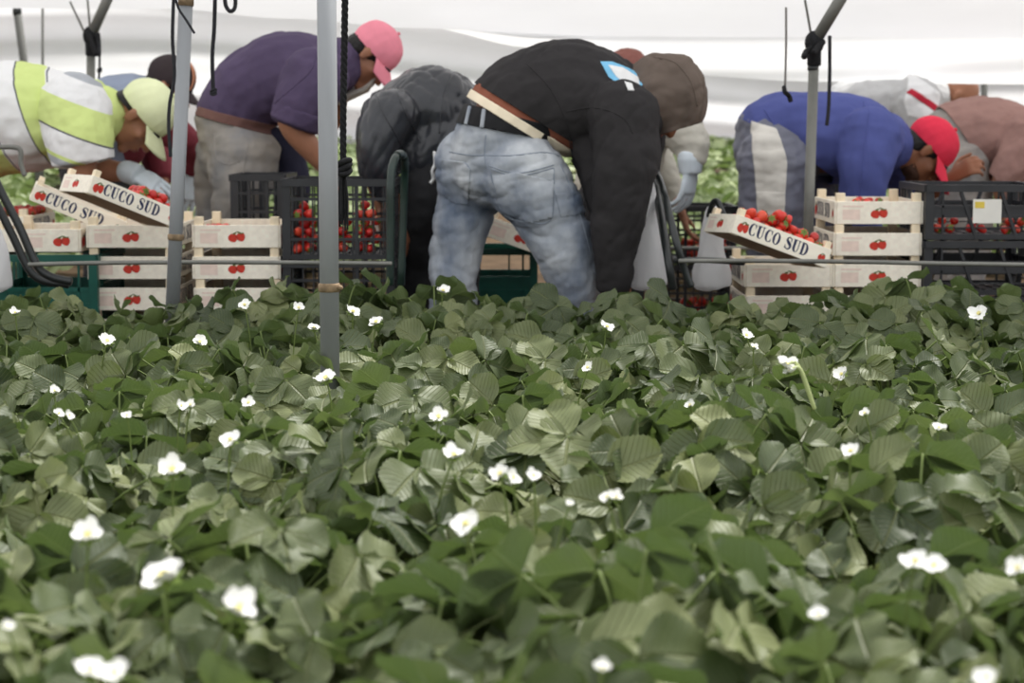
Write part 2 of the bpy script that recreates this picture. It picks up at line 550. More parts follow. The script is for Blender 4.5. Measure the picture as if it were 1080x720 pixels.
# ------------------------------------------------------------------ strawberry plants
class LeafMesh:
    def __init__(s):
        s.v = []; s.f = []; s.uv = []; s.t = []
    def leaflet(s, p, d, n, length, width, tint, fold, curl, cup, rg, nt_=22, nu_=6):
        d = d.normalized(); sd = d.cross(n).normalized(); n = sd.cross(d).normalized()
        b = len(s.v)
        ph = rg.random() * 6
        for i in range(nt_ + 1):
            t = i / nt_
            w = (math.sin(PI * min(1, t * .93 + .03) ** .95) ** .56) * width / 2
            if i == 0: w = width * .05
            if i == nt_: w = width * .16
            for j in range(nu_ + 1):
                u = -1 + 2 * j / nu_
                ww = w
                tt = t
                if abs(u) > .99 and 1 < i < nt_:
                    ww = w * (1.035 if i % 2 else .97)
                    if i % 2: tt = t + .012
                if i == nt_ and j % 2 == 0: tt = t - .025
                x = u * ww
                z = abs(x) * fold + cup * (u * u) * width * .12 - curl * t * t * length + .004 * math.sin(ph + 9 * t + 3 * u) * abs(u)
                s.v.append(p + d * (tt * length) + sd * x + n * z)
                s.uv.append((.5 + .5 * u * (w / (width / 2)), t))
                s.t.append(tint)
        m = nu_ + 1
        for i in range(nt_):
            for j in range(nu_):
                a = b + i * m + j
                s.f.append((a, a + 1, a + m + 1, a + m))
    def leaf(s, p, out, nrm, size, tint, rg, nt_=22, nu_=6):
        out = (out - nrm * out.dot(nrm)).normalized()
        side = out.cross(nrm).normalized()
        for k, a in ((0, 0), (1, 1.25), (-1, -1.25)):
            a += rg.uniform(-.15, .15)
            d = out * math.cos(a) + side * math.sin(a)
            n2 = (nrm + Vector((rg.uniform(-.2, .2), rg.uniform(-.2, .2), 0)) - (d * .25 if k else Vector())).normalized()
            L_ = size * (1.0 if k == 0 else .93) * rg.uniform(.94, 1.06)
            s.leaflet(p + d * .004, d, n2, L_, L_ * rg.uniform(.92, 1.08), min(1, max(0, tint + rg.uniform(-.08, .08))), rg.uniform(.05, .30), rg.uniform(.02, .25), rg.uniform(-.2, .9), rg, nt_, nu_)
    def mesh(s, name):
        me = bpy.data.meshes.new(name)
        me.from_pydata([tuple(c) for c in s.v], [], s.f)
        uvl = me.uv_layers.new(name='UVMap')
        idx = [0] * len(me.loops); me.loops.foreach_get('vertex_index', idx)
        fl = []
        for i in idx: fl += s.uv[i]
        uvl.data.foreach_set('uv', fl)
        at = me.attributes.new('tint', 'FLOAT', 'POINT')
        at.data.foreach_set('value', s.t)
        me.polygons.foreach_set('use_smooth', [True] * len(me.polygons))
        me.update()
        return me

def make_plant_mesh(seed, nl=24, rad=.215, hgt=.225, nt_=22, nu_=6):
    rg = random.Random(seed)
    lm = LeafMesh(); st = MB()
    for k in range(nl):
        a = k * 2.39996 + rg.uniform(-.3, .3)
        q = math.sqrt((k + .6) / nl)
        r = rad * q * rg.uniform(.85, 1.12)
        h = hgt * (1.0 - .42 * q * q) * rg.uniform(.8, 1.1)
        o = Vector((math.cos(a), math.sin(a), 0))
        p = o * r + Vector((0, 0, h))
        tilt = rg.uniform(.2, .8) + .45 * q
        az = a + rg.uniform(-.7, .7)
        nrm = Vector((math.sin(tilt) * math.cos(az), math.sin(tilt) * math.sin(az), math.cos(tilt)))
        od = Vector((math.cos(a + rg.uniform(-.9, .9)), math.sin(a + rg.uniform(-.9, .9)), 0))
        tint = rg.betavariate(2.2, 2.2)
        if rg.random() < .05: tint = .95
        lm.leaf(p, od, nrm, rg.uniform(.056, .09), tint, rg, nt_, nu_)
        c0 = o * .012 + Vector((0, 0, 0)); c1 = o * (r * .45) + Vector((0, 0, h * .72))
        st.add(tube([c0, c1, p], .0021, 5, 4))
    return lm.mesh('foliage'), st

PLANT = []
for sd in range(9):
    me, st = make_plant_mesh(100 + sd)
    me.materials.append(MT['leaf'])
    sm = st.mesh('petiole'); sm.materials.append(MT['stem'])
    sm.polygons.foreach_set('use_smooth', [True] * len(sm.polygons))
    PLANT.append((me, sm))

plants = []     # (empty, x, y, rot, scale)
def place_plant(x, y, zoff=0, sc=1.0, proto=None):
    k = rnd.randrange(len(PLANT)) if proto is None else proto
    e = bpy.data.objects.new('strawberry_plant', None); COL.objects.link(e)
    a = rnd.uniform(0, 2 * PI)
    e.location = (x, y, soil(y) + zoff - .004)
    e.rotation_euler = (0, 0, a); e.scale = (sc, sc, sc)
    e.empty_display_size = .05
    for nm, me in (('foliage', PLANT[k][0]), ('petiole', PLANT[k][1])):
        c = bpy.data.objects.new(nm, me); COL.objects.link(c); c.parent = e
    plants.append({'o': e, 'x': x, 'y': y, 'a': a, 's': sc, 'fl': 0, 'bud': 0})
    return plants[-1]

yy = 1.5
row = 0
while yy < 5.42:
    half = 540 / F * yy + .34
    n = int(2 * half / .262) + 1
    for i in range(n):
        x = -half + (i + .5 * (row % 2)) * .262 + rnd.uniform(-.05, .05)
        y = yy + rnd.uniform(-.05, .05)
        sc = rnd.uniform(.86, 1.13) * (1.13 if yy > 5.1 else 1)
        place_plant(x, y, 0, sc)
    row += 1
    yy += .268
N_FRONT = len(plants)

# flowers ------------------------------------------------------------
def flower_meshes():
    out = []
    for sd in range(4):
        rg = random.Random(40 + sd)
        pt = MB()
        npet = 5 if sd != 2 else 6
        for k in range(npet):
            a = 2 * PI * k / npet + rg.uniform(-.1, .1)
            cu = rg.uniform(.0, 1.3)
            v = []; f = []
            for i in range(6):
                t = i / 5
                w = .0100 * (math.sin(PI * min(1, .12 + t * .80)) ** .6) * (1 if i < 5 else .75)
                for j in range(5):
                    u = -1 + j / 2
                    rr = .003 + t * .0165 - (.0016 * u * u if i == 5 else 0)
                    z = cu * .012 * t * t + .0022 * u * u + .001 * rg.uniform(-1, 1)
                    v.append(Vector((rr * math.cos(a) - u * w * math.sin(a), rr * math.sin(a) + u * w * math.cos(a), z + .0006 * (k % 2))))
            for i in range(5):
                for j in range(4):
                    q = i * 5 + j; f.append((q, q + 1, q + 6, q + 5))
            pt.add((v, f))
        ce = MB(); ce.add(ell((0, 0, .003), (.0029, .0029, .0026), None, 12, 8))
        for k in range(16):
            a = k * 2.4; r = .0035
            ce.add(ell((r * math.cos(a), r * math.sin(a), .0042), (.0011, .0011, .0011), None, 6, 4))
        sp = MB()
        for k in range(7):
            a = 2 * PI * k / 7 + .3
            d = Vector((math.cos(a), math.sin(a), 0)); s_ = Vector((-d.y, d.x, 0))
            v = [d * .001 - s_ * .003, d * .001 + s_ * .003, d * .010 + s_ * .0034 + Vector((0, 0, -.002)), d * .010 - s_ * .0034 + Vector((0, 0, -.002)), d * .0175 + Vector((0, 0, -.0015))]
            v = [q + Vector((0, 0, -.0022)) for q in v]
            sp.add((v, [(0, 1, 2, 3), (3, 2, 4)]))
        ms = []
        for nm, mb, mt in (('flower', pt, 'petal'), ('flower_centre', ce, 'pollen'), ('sepal', sp, 'sepal')):
            me = mb.mesh(nm); me.materials.append(MT[mt]); me.polygons.foreach_set('use_smooth', [True] * len(me.polygons)); ms.append(me)
        out.append(ms)
    return out
FLOW = flower_meshes()

def nearest(x, y):
    return min(plants[:N_FRONT], key=lambda p: (p['x'] - x) ** 2 + (p['y'] - y) ** 2)

def flower(px, py, width, z=None, face=.42, base=None, bud=False):
    """an open flower (width in photo pixels) on a stalk of the nearest plant"""
    Y0 = Pz(px, py, .56).y
    if z is None: z = .546 + (.004 if Y0 < 4.6 else .024)
    p = Pz(px, py, z)
    pl = nearest(p.x, p.y + .03)
    e = pl['o']
    inv = Matrix.LocRotScale(e.location, e.rotation_euler, e.scale).inverted()
    rg = random.Random(int(px * 31 + py))
    s = width * M(p.y) / .039
    k = rg.randrange(4)
    toc = (CAMP - p).normalized()
    n = (Vector((0, 0, 1)) * (1 - face) + toc * face + Vector((rg.uniform(-.45, .45), 0, rg.uniform(-.1, .2)))).normalized()
    rot = Vector((0, 0, 1)).rotation_difference(n).to_matrix().to_4x4()
    mw = Matrix.Translation(p) @ rot @ Matrix.Rotation(rg.uniform(0, 6), 4, 'Z') @ Matrix.Scale(s, 4)
    fo = bpy.data.objects.new('flower', FLOW[k][0]); COL.objects.link(fo)
    fo.parent = e; fo.matrix_local = inv @ mw
    for nm, me in (('flower_centre', FLOW[k][1]), ('sepal', FLOW[k][2])):
        c = bpy.data.objects.new(nm, me); COL.objects.link(c); c.parent = fo
    b = Vector((p.x * .6 + pl['x'] * .4, p.y + .05, e.location.z + .05)) if base is None else base
    mid = b.lerp(p, .6) + Vector((0, 0, .03))
    q = [inv @ b, inv @ mid, inv @ (p - n * .002)]
    st = MB().add(tube(q, .0016 if base is None else .0034, 6, 5))
    me = st.mesh('flower_stalk'); me.materials.append(MT['stem' if base is None else 'pale_stalk']); me.polygons.foreach_set('use_smooth', [True] * len(me.polygons))
    c = bpy.data.objects.new('flower_stalk', me); COL.objects.link(c); c.parent = e
    pl['fl'] += 1
    pl.setdefault('px', []).append((px, py))

FL = [(258, 322, 15), (113, 360, 19), (210, 361, 16), (315, 325, 13), (331, 346, 14), (372, 329, 17), (397, 340, 18),
      (344, 399, 24), (463, 440, 22), (62, 436, 13), (73, 438, 12), (134, 438, 12), (191, 428, 13), (201, 427, 12), (243, 464, 24), (262, 425, 15), (182, 496, 30),
      (93, 565, 34), (174, 608, 52), (251, 642, 42), (95, 706, 34), (120, 710, 34), (479, 480, 24), (528, 500, 22), (541, 504, 20), (563, 502, 17),
      (491, 553, 33), (640, 524, 16), (650, 525, 16), (640, 345, 17), (787, 354, 16), (1033, 331, 21), (888, 395, 17), (620, 388, 14),
      (912, 436, 12), (990, 451, 16), (897, 476, 20), (966, 592, 30), (985, 597, 30), (1074, 600, 26), (635, 704, 20), (1040, 716, 28),
      (57, 412, 12), (16, 330, 12), (467, 307, 15), (601, 531, 10), (728, 427, 12), (8, 660, 14), (863, 648, 22), (795, 366, 10)]
for (a, b, w) in FL:
    flower(a, b, w)
# the one tall stalk that stands clear of the leaves
_b = Pz(859, 431, .535)
flower(829, 385, 25, z=.61, face=.35, base=_b)
flower(833, 392, 16, z=.60, face=.2, base=_b)

ordn = ['first', 'second', 'third', 'fourth', 'fifth', 'sixth', 'seventh', 'eighth', 'ninth', 'tenth', 'eleventh', 'twelfth', 'thirteenth', 'fourteenth', 'fifteenth', 'sixteenth']
cnt = ['no', 'one', 'two', 'three', 'four', 'five', 'six']
bands = [(0, 2.25, 'nearest blurred rows'), (2.25, 3.1, 'rows behind the nearest'), (3.1, 4.1, 'near-pole rows'), (4.1, 9, 'rows by the workers')]
for lo, hi, nm in bands:
    fl = sorted([p for p in plants if lo <= p['y'] < hi and p['fl']], key=lambda p: p['x'] / p['y'])
    for i, p in enumerate(fl):
        nn = 'one white flower' if p['fl'] == 1 else cnt[min(p['fl'], 6)] + ' white flowers'
        tag(p['o'], 'plant with %s, %s flowering one from left in the %s' % (nn, ordn[i] if i < 16 else 'last', nm), 'strawberry plant', 'flowering strawberry plants in the bed')
    for p in plants:
        if lo <= p['y'] < hi and not p['fl']:
            tag(p['o'], 'low green strawberry plant without open flowers in the ' + nm, 'strawberry plant', 'strawberry plants without flowers, ' + nm)

# the beds beyond the workers ----------------------------------------------
PFAR = []
for sd in range(4):
    me, st = make_plant_mesh(300 + sd, 26, .23, .27, 6, 4)
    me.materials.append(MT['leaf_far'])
    PFAR.append(me)
WIN = [(-20, 30), (110, 235), (285, 395), (655, 800), (915, 1075)]
yy = 8.85
while yy < 12.6:
    x = -540 / F * yy - .2
    while x < 540 / F * yy + .2:
        px = 540 + x * F / yy
        if any(a - 22 < px < b + 22 for a, b in WIN):
            e = bpy.data.objects.new('strawberry_plant', None); COL.objects.link(e)
            y = yy + rnd.uniform(-.06, .06)
            e.location = (x + rnd.uniform(-.05, .05), y, soil(y)); e.rotation_euler = (0, 0, rnd.uniform(0, 6.28)); s = rnd.uniform(.95, 1.15); e.scale = (s, s, s)
            c = bpy.data.objects.new('foliage', PFAR[rnd.randrange(4)]); COL.objects.link(c); c.parent = e
            tag(e, 'hazy strawberry plant in the far bed behind the workers', 'strawberry plant', 'strawberry plants in the far bed')
        x += .3
    yy += .42
# what lies farther back is one soft mass of leaves
def far_mass():
    rg = random.Random(5)
    lm = LeafMesh()
    for i in range(7500):
        y = 12.4 + 2.5 * rg.random() ** .8
        x = rg.uniform(-.30, .30) * y
        z = soil(y) + .05 + .27 * rg.random() ** .5
        nrm = Vector((rg.uniform(-.7, .7), rg.uniform(-1.0, .4), 1)).normalized()
        a = rg.uniform(0, 6.28)
        lm.leaflet(Vector((x, y, z)), Vector((math.cos(a), math.sin(a), .1)), nrm, .09, .085, rg.betavariate(2, 2), .2, .1, .3, rg, 3, 2)
    me = lm.mesh('strawberry_foliage')
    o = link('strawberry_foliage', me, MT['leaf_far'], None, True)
    tag(o, 'hazy mass of strawberry leaves under the far white film', 'strawberry foliage', None, 'stuff')
far_mass()
# ------------------------------------------------------------------ poles
def root_at(name, p, label, cat, group=None):
    o = empty(name, tuple(p))
    return tag(o, label, cat, group)

def steel_pole(top, bot, r, label, rings=(), material='steel', collar=False):
    """top, bot: world points; rings: fractions along the pole with a joint ring"""
    top = Vector(top); bot = Vector(bot)
    e = root_at('metal_pole', bot, label, 'pole', 'tunnel poles')
    MB().add(cyl(bot, top, r, 24, .02)).build('shaft', MT[material], e, True)
    for t in rings:
        c = bot.lerp(top, t); d = (top - bot).normalized()
        MB().add(cyl(c - d * .006, c + d * .006, r * 1.16, 24, .3)).add(ell(c + Vector((r * 1.15, -r * .5, 0)), (.007, .007, .006), None, 8, 6)).build('clamp_ring', MT['rust'], e, True)
    return e

def down(a, b, Y, z):
    """continue the line a->b (photo points at depth Y) to height z"""
    p, q = P(a[0], a[1], Y), P(b[0], b[1], Y)
    t = (z - p.z) / (q.z - p.z)
    return p.lerp(q, t), p, q

# near pole
b, p, q = down((344.5, 0), (348, 380), 3.98, .26)
tp = p + (p - q) * .35
e = steel_pole(tp, b, .0203, 'steel pole standing nearest, its foot deep in the strawberry leaves', [(P(347, 303, 3.98).z - b.z) / (tp.z - b.z)])
d = (tp - b).normalized()
c = P(347, 303, 3.98)
# leaning pole in front of the left crates
b, p, q = down((196, 4), (183.5, 290), 5.47, .27)
e2 = root_at('metal_pole', b, 'slightly leaning steel pole in front of the pale crates, with a brown tip', 'pole', 'tunnel poles')
MB().add(cyl(b, p, .0202, 24, .02)).build('shaft', MT['steel'], e2, True)
tp = p + (p - q).normalized() * .20
MB().add(cyl(p - (p - q).normalized() * .005, p + (p - q).normalized() * .03, .0225, 24, .1)).build('clamp_ring', MT['rust'], e2, True)
MB().add(cyl(p, tp, .017, 24, .02)).build('upper_shaft', MT['rust'], e2, True)
for yy_ in (250,):
    c = P(185.3, yy_, 5.47); d = (p - q).normalized()
    MB().add(cyl(c - d * .006, c + d * .006, .0235, 24, .3)).build('clamp_ring', MT['rust'], e2, True)

def fork_pole(base_px, top_px, strut_px, Y, r, z0, label, straps, wires, rs=None):
    b, p, q = down(top_px, base_px, Y, z0)
    e = root_at('forked_pole', b, label, 'pole', 'tunnel poles')
    MB().add(cyl(b, p, r, 20, .02)).build('shaft', MT['steel_old'], e, True)
    s = P(strut_px[0], strut_px[1], Y - .05)
    s2 = p + (s - p) * 1.6
    MB().add(cyl(p + (s - p) * .02, s2, rs or r * 1.15, 20, .05)).build('strut', MT['steel_old'], e, True)
    m = MB()
    m.add(ell(p, (r * 1.9, r * 1.9, r * 2.3), None, 14, 10))
    m.add(cyl(p - Vector((0, 0, r * 4.2)), p - Vector((0, 0, r * 1.2)), r * 1.35, 14, .3))
    for pts in straps:
        m.add(tube([P(a, c_, Y - .02 - .03 * k) for k, (a, c_) in enumerate(pts)], r * .62, 7, 4))
    m.build('black_binding', MT['rope'], e, True)
    for pts in wires:
        MB().add(tube([P(a, c_, Y + .1 + .06 * k) for k, (a, c_) in enumerate(pts)], .0045, 6, 3)).build('wire', MT['steel_old'], e, True)
    return e
fork_pole((852, 255), (859, 45), (886, 0), 6.53, .0178, 0.0, 'forked grey tunnel pole standing before the worker in the blue sweatshirt', [[(857, 50), (850, 55), (848, 60)], [(868, 44), (862, 50), (858, 56)]], [[(849, 0), (856, 40)]])
MB().add(cyl(P(857.5, 72, 6.53) - Vector((0, 0, .006)), P(857.5, 72, 6.53) + Vector((0, 0, .006)), .0192, 16, .2)).build('clamp_ring', MT['black_tube'], bpy.data.objects['forked_pole'], True)
fork_pole((95, 250), (96, 38), (113, 0), 8.05, .0185, 0.0, 'forked grey tunnel pole behind the worker in the striped polo shirt', [[(92, 34), (97, 44), (101, 58)], [(103, 36), (104, 48), (104, 58)]], [[(74, 2), (90, 36)], [(92, -4), (95, 30)]])
def plain_post(a, bpx, Y, r, label, z0=None):
    b, p, q = down(a, bpx, Y, soil(Y) if z0 is None else z0)
    e = root_at('metal_post', b, label, 'post', 'far tunnel posts')
    MB().add(cyl(b, p, r, 14, .02)).build('shaft', MT['dark_post'], e, True)
    MB().add(cyl(p - Vector((0, 0, .02)), p + Vector((0, 0, .012)), r * 1.1, 14, .3)).build('end_cap', MT['black_tube'], e, True)
MT['dark_post'] = mat('dark_grey_post', srgb(92, 92, 88), .6, .3, .1, 10)
plain_post((18, 11), (25, 64), 9.6, .020, 'thick far post leaning at the upper left above the striped polo')
plain_post((45, 4), (45, 66), 9.4, .0065, 'thin dark rod beside the thick far post above the striped polo')
plain_post((605, 39), (606, 52), 9.5, .017, 'short dark post end above the black hoodie')
plain_post((1038, 84), (1038, 106), 9.4, .016, 'dark post end beside the white collar at far right')
b = P(0, 0, 9.4)

# ------------------------------------------------------------------ ropes
def rope(name, pts, Y, r, m, label, twist=0, knots=(), tail=None):
    ps = [P(a, c, Y) for a, c in pts]
    e = root_at(name, ps[-1], label, 'rope', 'hanging ropes')
    if twist:
        q = crom([tuple(p) for p in ps], 10)
        Ls = 0; mb = MB()
        for s in range(3):
            hp = []; l = 0
            for i, c in enumerate(q):
                c = Vector(c)
                if i: l += (c - Vector(q[i - 1])).length
                hp.append((c, l))
            # resample
            tot = hp[-1][1]; n = int(tot / (r * .8)); out = []
            j = 0
            for k in range(n + 1):
                t = tot * k / n
                while j < len(hp) - 2 and hp[j + 1][1] < t: j += 1
                a, b_ = hp[j], hp[j + 1]
                c = a[0].lerp(b_[0], (t - a[1]) / max(1e-6, b_[1] - a[1]))
                an = t / (r * 5.5) * 2 * PI + s * 2 * PI / 3
                out.append(c + Vector((math.cos(an), math.sin(an), 0)) * r * .5)
            mb.add(tube(out, r * .56, 6, 1))
        mb.build('strand', MT[m], e, True)
    else:
        MB().add(tube(ps, r, 7, 6)).build('strand', MT[m], e, True)
    for (kx, ky, kr) in knots:
        c = P(kx, ky, Y); mb = MB()
        for t in range(3):
            an = t * 1.05
            loop = [c + Vector((kr * math.cos(a), kr * .8 * math.sin(a), kr * .55 * math.sin(a + an) + (t - 1) * kr * .5)) for a in [2 * PI * k / 9 for k in range(10)]]
            mb.add(tube(loop, kr * .42, 7, 3))
        mb.add(ell(c, (kr * .8, kr * .8, kr * .9), None, 10, 8))
        mb.build('knot', MT[m], e, True)
    if tail:
        rg = random.Random(3); mb = MB()
        c = P(tail[0], tail[1], Y); d = P(tail[2], tail[3], Y)
        for k in range(16):
            o = Vector((rg.uniform(-1, 1), rg.uniform(-1, 1), 0)) * r
            mb.add(tube([c + o * .5, c.lerp(d, .5) + o * 1.5, d + o * 1.3 + Vector((0, 0, rg.uniform(-.02, .03)))], r * .28, 5, 3))
        mb.build('frayed_end', MT[m], e, True)
    return e
rope('rope', [(364, -12), (363, 60), (362, 120), (362, 175)], 4.45, .0085, 'rope', 'thick twisted black rope hanging beside the near pole, knotted at its end', 1, [(362, 176, .016)], (362, 180, 363, 236))
rope('rope', [(183.5, -8), (182, 40), (184, 80), (179, 110), (178, 135), (180, 165)], 5.36, .0052, 'cord', 'thin dark cord dangling along the leaning pole')
rope('rope', [(184, -8), (188, 8), (197, 22), (205, 35)], 5.25, .0035, 'cord', 'short cord end sticking out past the leaning pole top')
rope('rope', [(227, -8), (226, 30), (224, 60), (225, 98)], 5.6, .0062, 'cord', 'dark cord hanging free above the purple shirt', 0, [(225, 97, .008)])
rope('rope', [(237, -12), (238, 5), (243, 12), (248, 7), (248, -12)], 5.6, .0062, 'cord', 'small loop of dark cord at the top edge')
rope('rope', [(829, 8), (829, 50), (828, 90), (828, 96)], 6.3, .0038, 'twine', 'pale twine with a dark knot dangling before the blue sweatshirt')
c = P(831, 101, 6.3)
_r = [o for o in COL.objects if o.name.startswith('rope') and o.get('label', '').startswith('pale twine')][0]
MB().add(tube([P(827, 92, 6.3), P(828, 97, 6.28), P(832, 101, 6.3), P(834, 107, 6.3)], .008, 8, 4)).build('knot', MT['rope'], _r, True)
rope('rope', [(875, 38), (875, 75), (874, 110), (872, 132)], 6.45, .0065, 'cord', 'dark strap hanging down at the fork of the pole before the blue sweatshirt')
rope('rope', [(105, 44), (105, 70), (104, 88)], 7.9, .005, 'cord', 'short dark cord at the fork of the pole behind the striped polo', 0, [(105, 74, .008)])

# ------------------------------------------------------------------ lettering
def glyph(ch):
    """(polygons in a unit-height box, advance width): heavy-and-thin lettering"""
    out = []
    def ringpart(c, ro, ri_c, ri, a0, a1, n=22):
        v = []; f = []
        for i in range(n + 1):
            a = a0 + (a1 - a0) * i / n
            v.append((c[0] + ro[0] * math.cos(a), c[1] + ro[1] * math.sin(a)))
            v.append((ri_c[0] + ri[0] * math.cos(a), ri_c[1] + ri[1] * math.sin(a)))
        for i in range(n): f.append((2 * i, 2 * i + 2, 2 * i + 3, 2 * i + 1))
        out.append((v, f))
    def rect(x0, y0, x1, y1): out.append(([(x0, y0), (x1, y0), (x1, y1), (x0, y1)], [(0, 1, 2, 3)]))
    if ch == 'O':
        ringpart((.40, .5), (.40, .5), (.40, .5), (.17, .44), 0, 2 * PI, 36); return out, .86
    if ch == 'C':
        ringpart((.40, .5), (.40, .5), (.44, .5), (.20, .44), R(48), R(312), 30)
        rect(.62, .64, .70, .97); rect(.62, .05, .70, .30); return out, .78
    if ch == 'U':
        rect(.07, .3, .31, .97); rect(.0, .93, .40, 1.0)
        rect(.60, .3, .68, .97); rect(.50, .93, .78, 1.0)
        ringpart((.375, .32), (.305, .32), (.455, .32), (.145, .25), PI, 2 * PI, 20); return out, .84
    if ch == 'D':
        rect(.07, .0, .31, 1.0); rect(0, 0, .4, .06); rect(0, .94, .4, 1.0)
        ringpart((.34, .5), (.46, .5), (.34, .5), (.22, .43), -PI / 2, PI / 2, 24); return out, .86
    if ch == 'S':
        pts = []
        for i in range(31):
            t = i / 30
            a = R(40) + t * R(230) if t < .5 else None
            if t <= .5:
                a = R(35) + (t / .5) * R(225); x = .32 + .25 * math.cos(a); y = .74 + .235 * math.sin(a)
            else:
                a = R(80) - ((t - .5) / .5) * R(225); x = .34 + .27 * math.cos(a); y = .265 + .24 * math.sin(a)
            pts.append((x, y))
        # spine of an S with a heavy diagonal
        sp = crom([(.56, .78), (.45, .93), (.30, .965), (.13, .88), (.12, .72), (.30, .56), (.50, .42), (.56, .24), (.44, .06), (.28, .035), (.12, .10), (.03, .26)], 4)
        v = []; f = []
        n = len(sp)
        for i, (x, y) in enumerate(sp):
            a = sp[max(i - 1, 0)]; b_ = sp[min(i + 1, n - 1)]
            dx, dy = b_[0] - a[0], b_[1] - a[1]; l = math.hypot(dx, dy)
            t = i / (n - 1); w = .035 + .10 * math.exp(-((t - .5) / .2) ** 2)
            v.append((x - dy / l * w, y + dx / l * w)); v.append((x + dy / l * w, y - dx / l * w))
        for i in range(n - 1): f.append((2 * i, 2 * i + 2, 2 * i + 3, 2 * i + 1))
        out.append((v, f)); rect(.53, .66, .60, .97); rect(.0, .03, .07, .34); return out, .70
    return [], .42

def text_polys(txt, h, sx=1.0):
    x = 0; res = []
    for ch in txt:
        g, w = glyph(ch)
        for v, f in g: res.append(([((a + x) * h * sx, b_ * h) for a, b_ in v], f))
        x += w + .06
    return res, x * h * sx

def flat_to(mb, polys, tf, th=.0008, mi=0):
    """2D polygons -> thin solid print; tf(u, v, d) maps to 3D"""
    for v, f in polys:
        n = len(v)
        vv = [tf(a, b_, th) for a, b_ in v]
        mb.add((vv, f), mi)

def strawberry_polys(s):
    def berry(cx, cy, rot, k):
        pts = []
        for i in range(18):
            a = 2 * PI * i / 18
            x = .5 * math.sin(a) * (1 - .22 * (math.cos(a) < 0) * abs(math.cos(a)) ** 1.5)
            y = .58 * math.cos(a) if math.cos(a) < 0 else .42 * math.cos(a)
            pts.append((x * k, y * k))
        c, sn = math.cos(rot), math.sin(rot)
        return ([((x * c - y * sn) * s + cx * s, (x * sn + y * c) * s + cy * s) for x, y in pts], [tuple(reversed(range(18)))])
    def leafp(cx, cy, rot, k):
        pts = [(-.5, 0), (-.25, -.16), (.1, -.14), (.5, 0), (.1, .14), (-.25, .16)]
        c, sn = math.cos(rot), math.sin(rot)
        return ([((x * c - y * sn) * k * s + cx * s, (x * sn + y * c) * k * s + cy * s) for x, y in pts], [tuple(range(6))])
    return [berry(-.40, -.08, .5, .95), berry(.42, .02, .35, .95)], [leafp(-.15, .38, .5, .6), leafp(.25, .46, 2.6, .6), leafp(.62, .38, .2, .45)]

# ------------------------------------------------------------------ wooden crate
CL, CW, CHT, BH = .40, .282, .10, .072
def wooden_crate(label, loc, yaw, tilt=(0, 0), group='pale wooden strawberry crates', emblem_dx=0, k=1.0):
    """long axis x; long sides carry the lettering, ends the strawberries"""
    e = empty('wooden_crate', (0, 0, 0))
    tag(e, label, 'crate', group)
    th = .006
    def part(name, mb, m, smooth=False):
        me = mb.mesh(name); o = bpy.data.objects.new(name, me); COL.objects.link(o); o.parent = e
        for mm in (m if isinstance(m, list) else [m]): me.materials.append(mm)
        bv = o.modifiers.new('bevel', 'BEVEL'); bv.width = .0012; bv.segments = 1
        return o
    for s in (-1, 1):
        w = part('side_panel', MB().add(box((0, s * (CW / 2 - th / 2), BH / 2 + .002), (CL - .002, th, BH))), MT['wood'])
        pr = MB()
        polys, tw = text_polys('CUCO SUD', .046, .84)
        tf = lambda u, v, d: Vector((u - tw / 2 - .014, -(CW / 2 + d), v + .017)) if s < 0 else Vector((-(u - tw / 2 - .014), CW / 2 + d, v + .017))
        flat_to(pr, polys, tf, .0009)
        o = bpy.data.objects.new('lettering', pr.mesh('lettering')); o.data.materials.append(MT['ink']); COL.objects.link(o); o.parent = w
        for ox in (-.165, .168):
            em = MB()
            reds, greens = strawberry_polys(.024)
            km = 1.05 if ox < 0 else .7
            tf = (lambda u, v, d: Vector((u * km + ox, -(CW / 2 + d), v * 1.5 * km + .036))) if s < 0 else (lambda u, v, d: Vector((-(u * km + ox), CW / 2 + d, v * 1.5 * km + .036)))
            flat_to(em, reds, tf, .0009); flat_to(em, greens, tf, .0013, 1)
            o = bpy.data.objects.new('strawberry_print', em.mesh('strawberry_print')); o.data.materials.append(MT['ink_red']); o.data.materials.append(MT['ink_green']); COL.objects.link(o); o.parent = w
    for s in (-1, 1):
        w = part('end_panel', MB().add(box((s * (CL / 2 - th / 2), 0, BH / 2 + .002), (th, CW - .014, BH))), MT['wood'])
        em = MB()
        reds, greens = strawberry_polys(.031)
        tf = lambda u, v, d: Vector((s * (CL / 2 + d), s * (u + emblem_dx), v * .95 + .037))
        flat_to(em, reds, tf, .0009); flat_to(em, greens, tf, .0013, 1)
        o = bpy.data.objects.new('strawberry_print', em.mesh('strawberry_print')); o.data.materials.append(MT['ink_red']); o.data.materials.append(MT['ink_green']); COL.objects.link(o); o.parent = w
        pk = MB()
        flat_to(pk, [([(-.115, -.022), (-.06, -.022), (-.06, .012), (-.115, .012)], [(0, 1, 2, 3)]), ([(-.115, .02), (-.05, .02), (-.05, .025), (-.115, .025)], [(0, 1, 2, 3)])], tf, .0007)
        o = bpy.data.objects.new('faint_print', pk.mesh('faint_print')); o.data.materials.append(MT['ink_pink']); COL.objects.link(o); o.parent = w
    for sx in (-1, 1):
        for sy in (-1, 1):
            part('corner_post', MB().add(box((sx * (CL / 2 - th - .012), sy * (CW / 2 - th - .014), CHT / 2 + (.012 if loc == 'x' else 0)), (.024, .028, CHT))), MT['wood_end'])
    part('bottom_panel', MB().add(box((0, 0, .004), (CL - .016, CW - .016, .004))), MT['wood_in'])
    e.location = loc
    e.rotation_euler = (tilt[1], tilt[0], yaw)
    e.scale = (k, k, k)
    return e

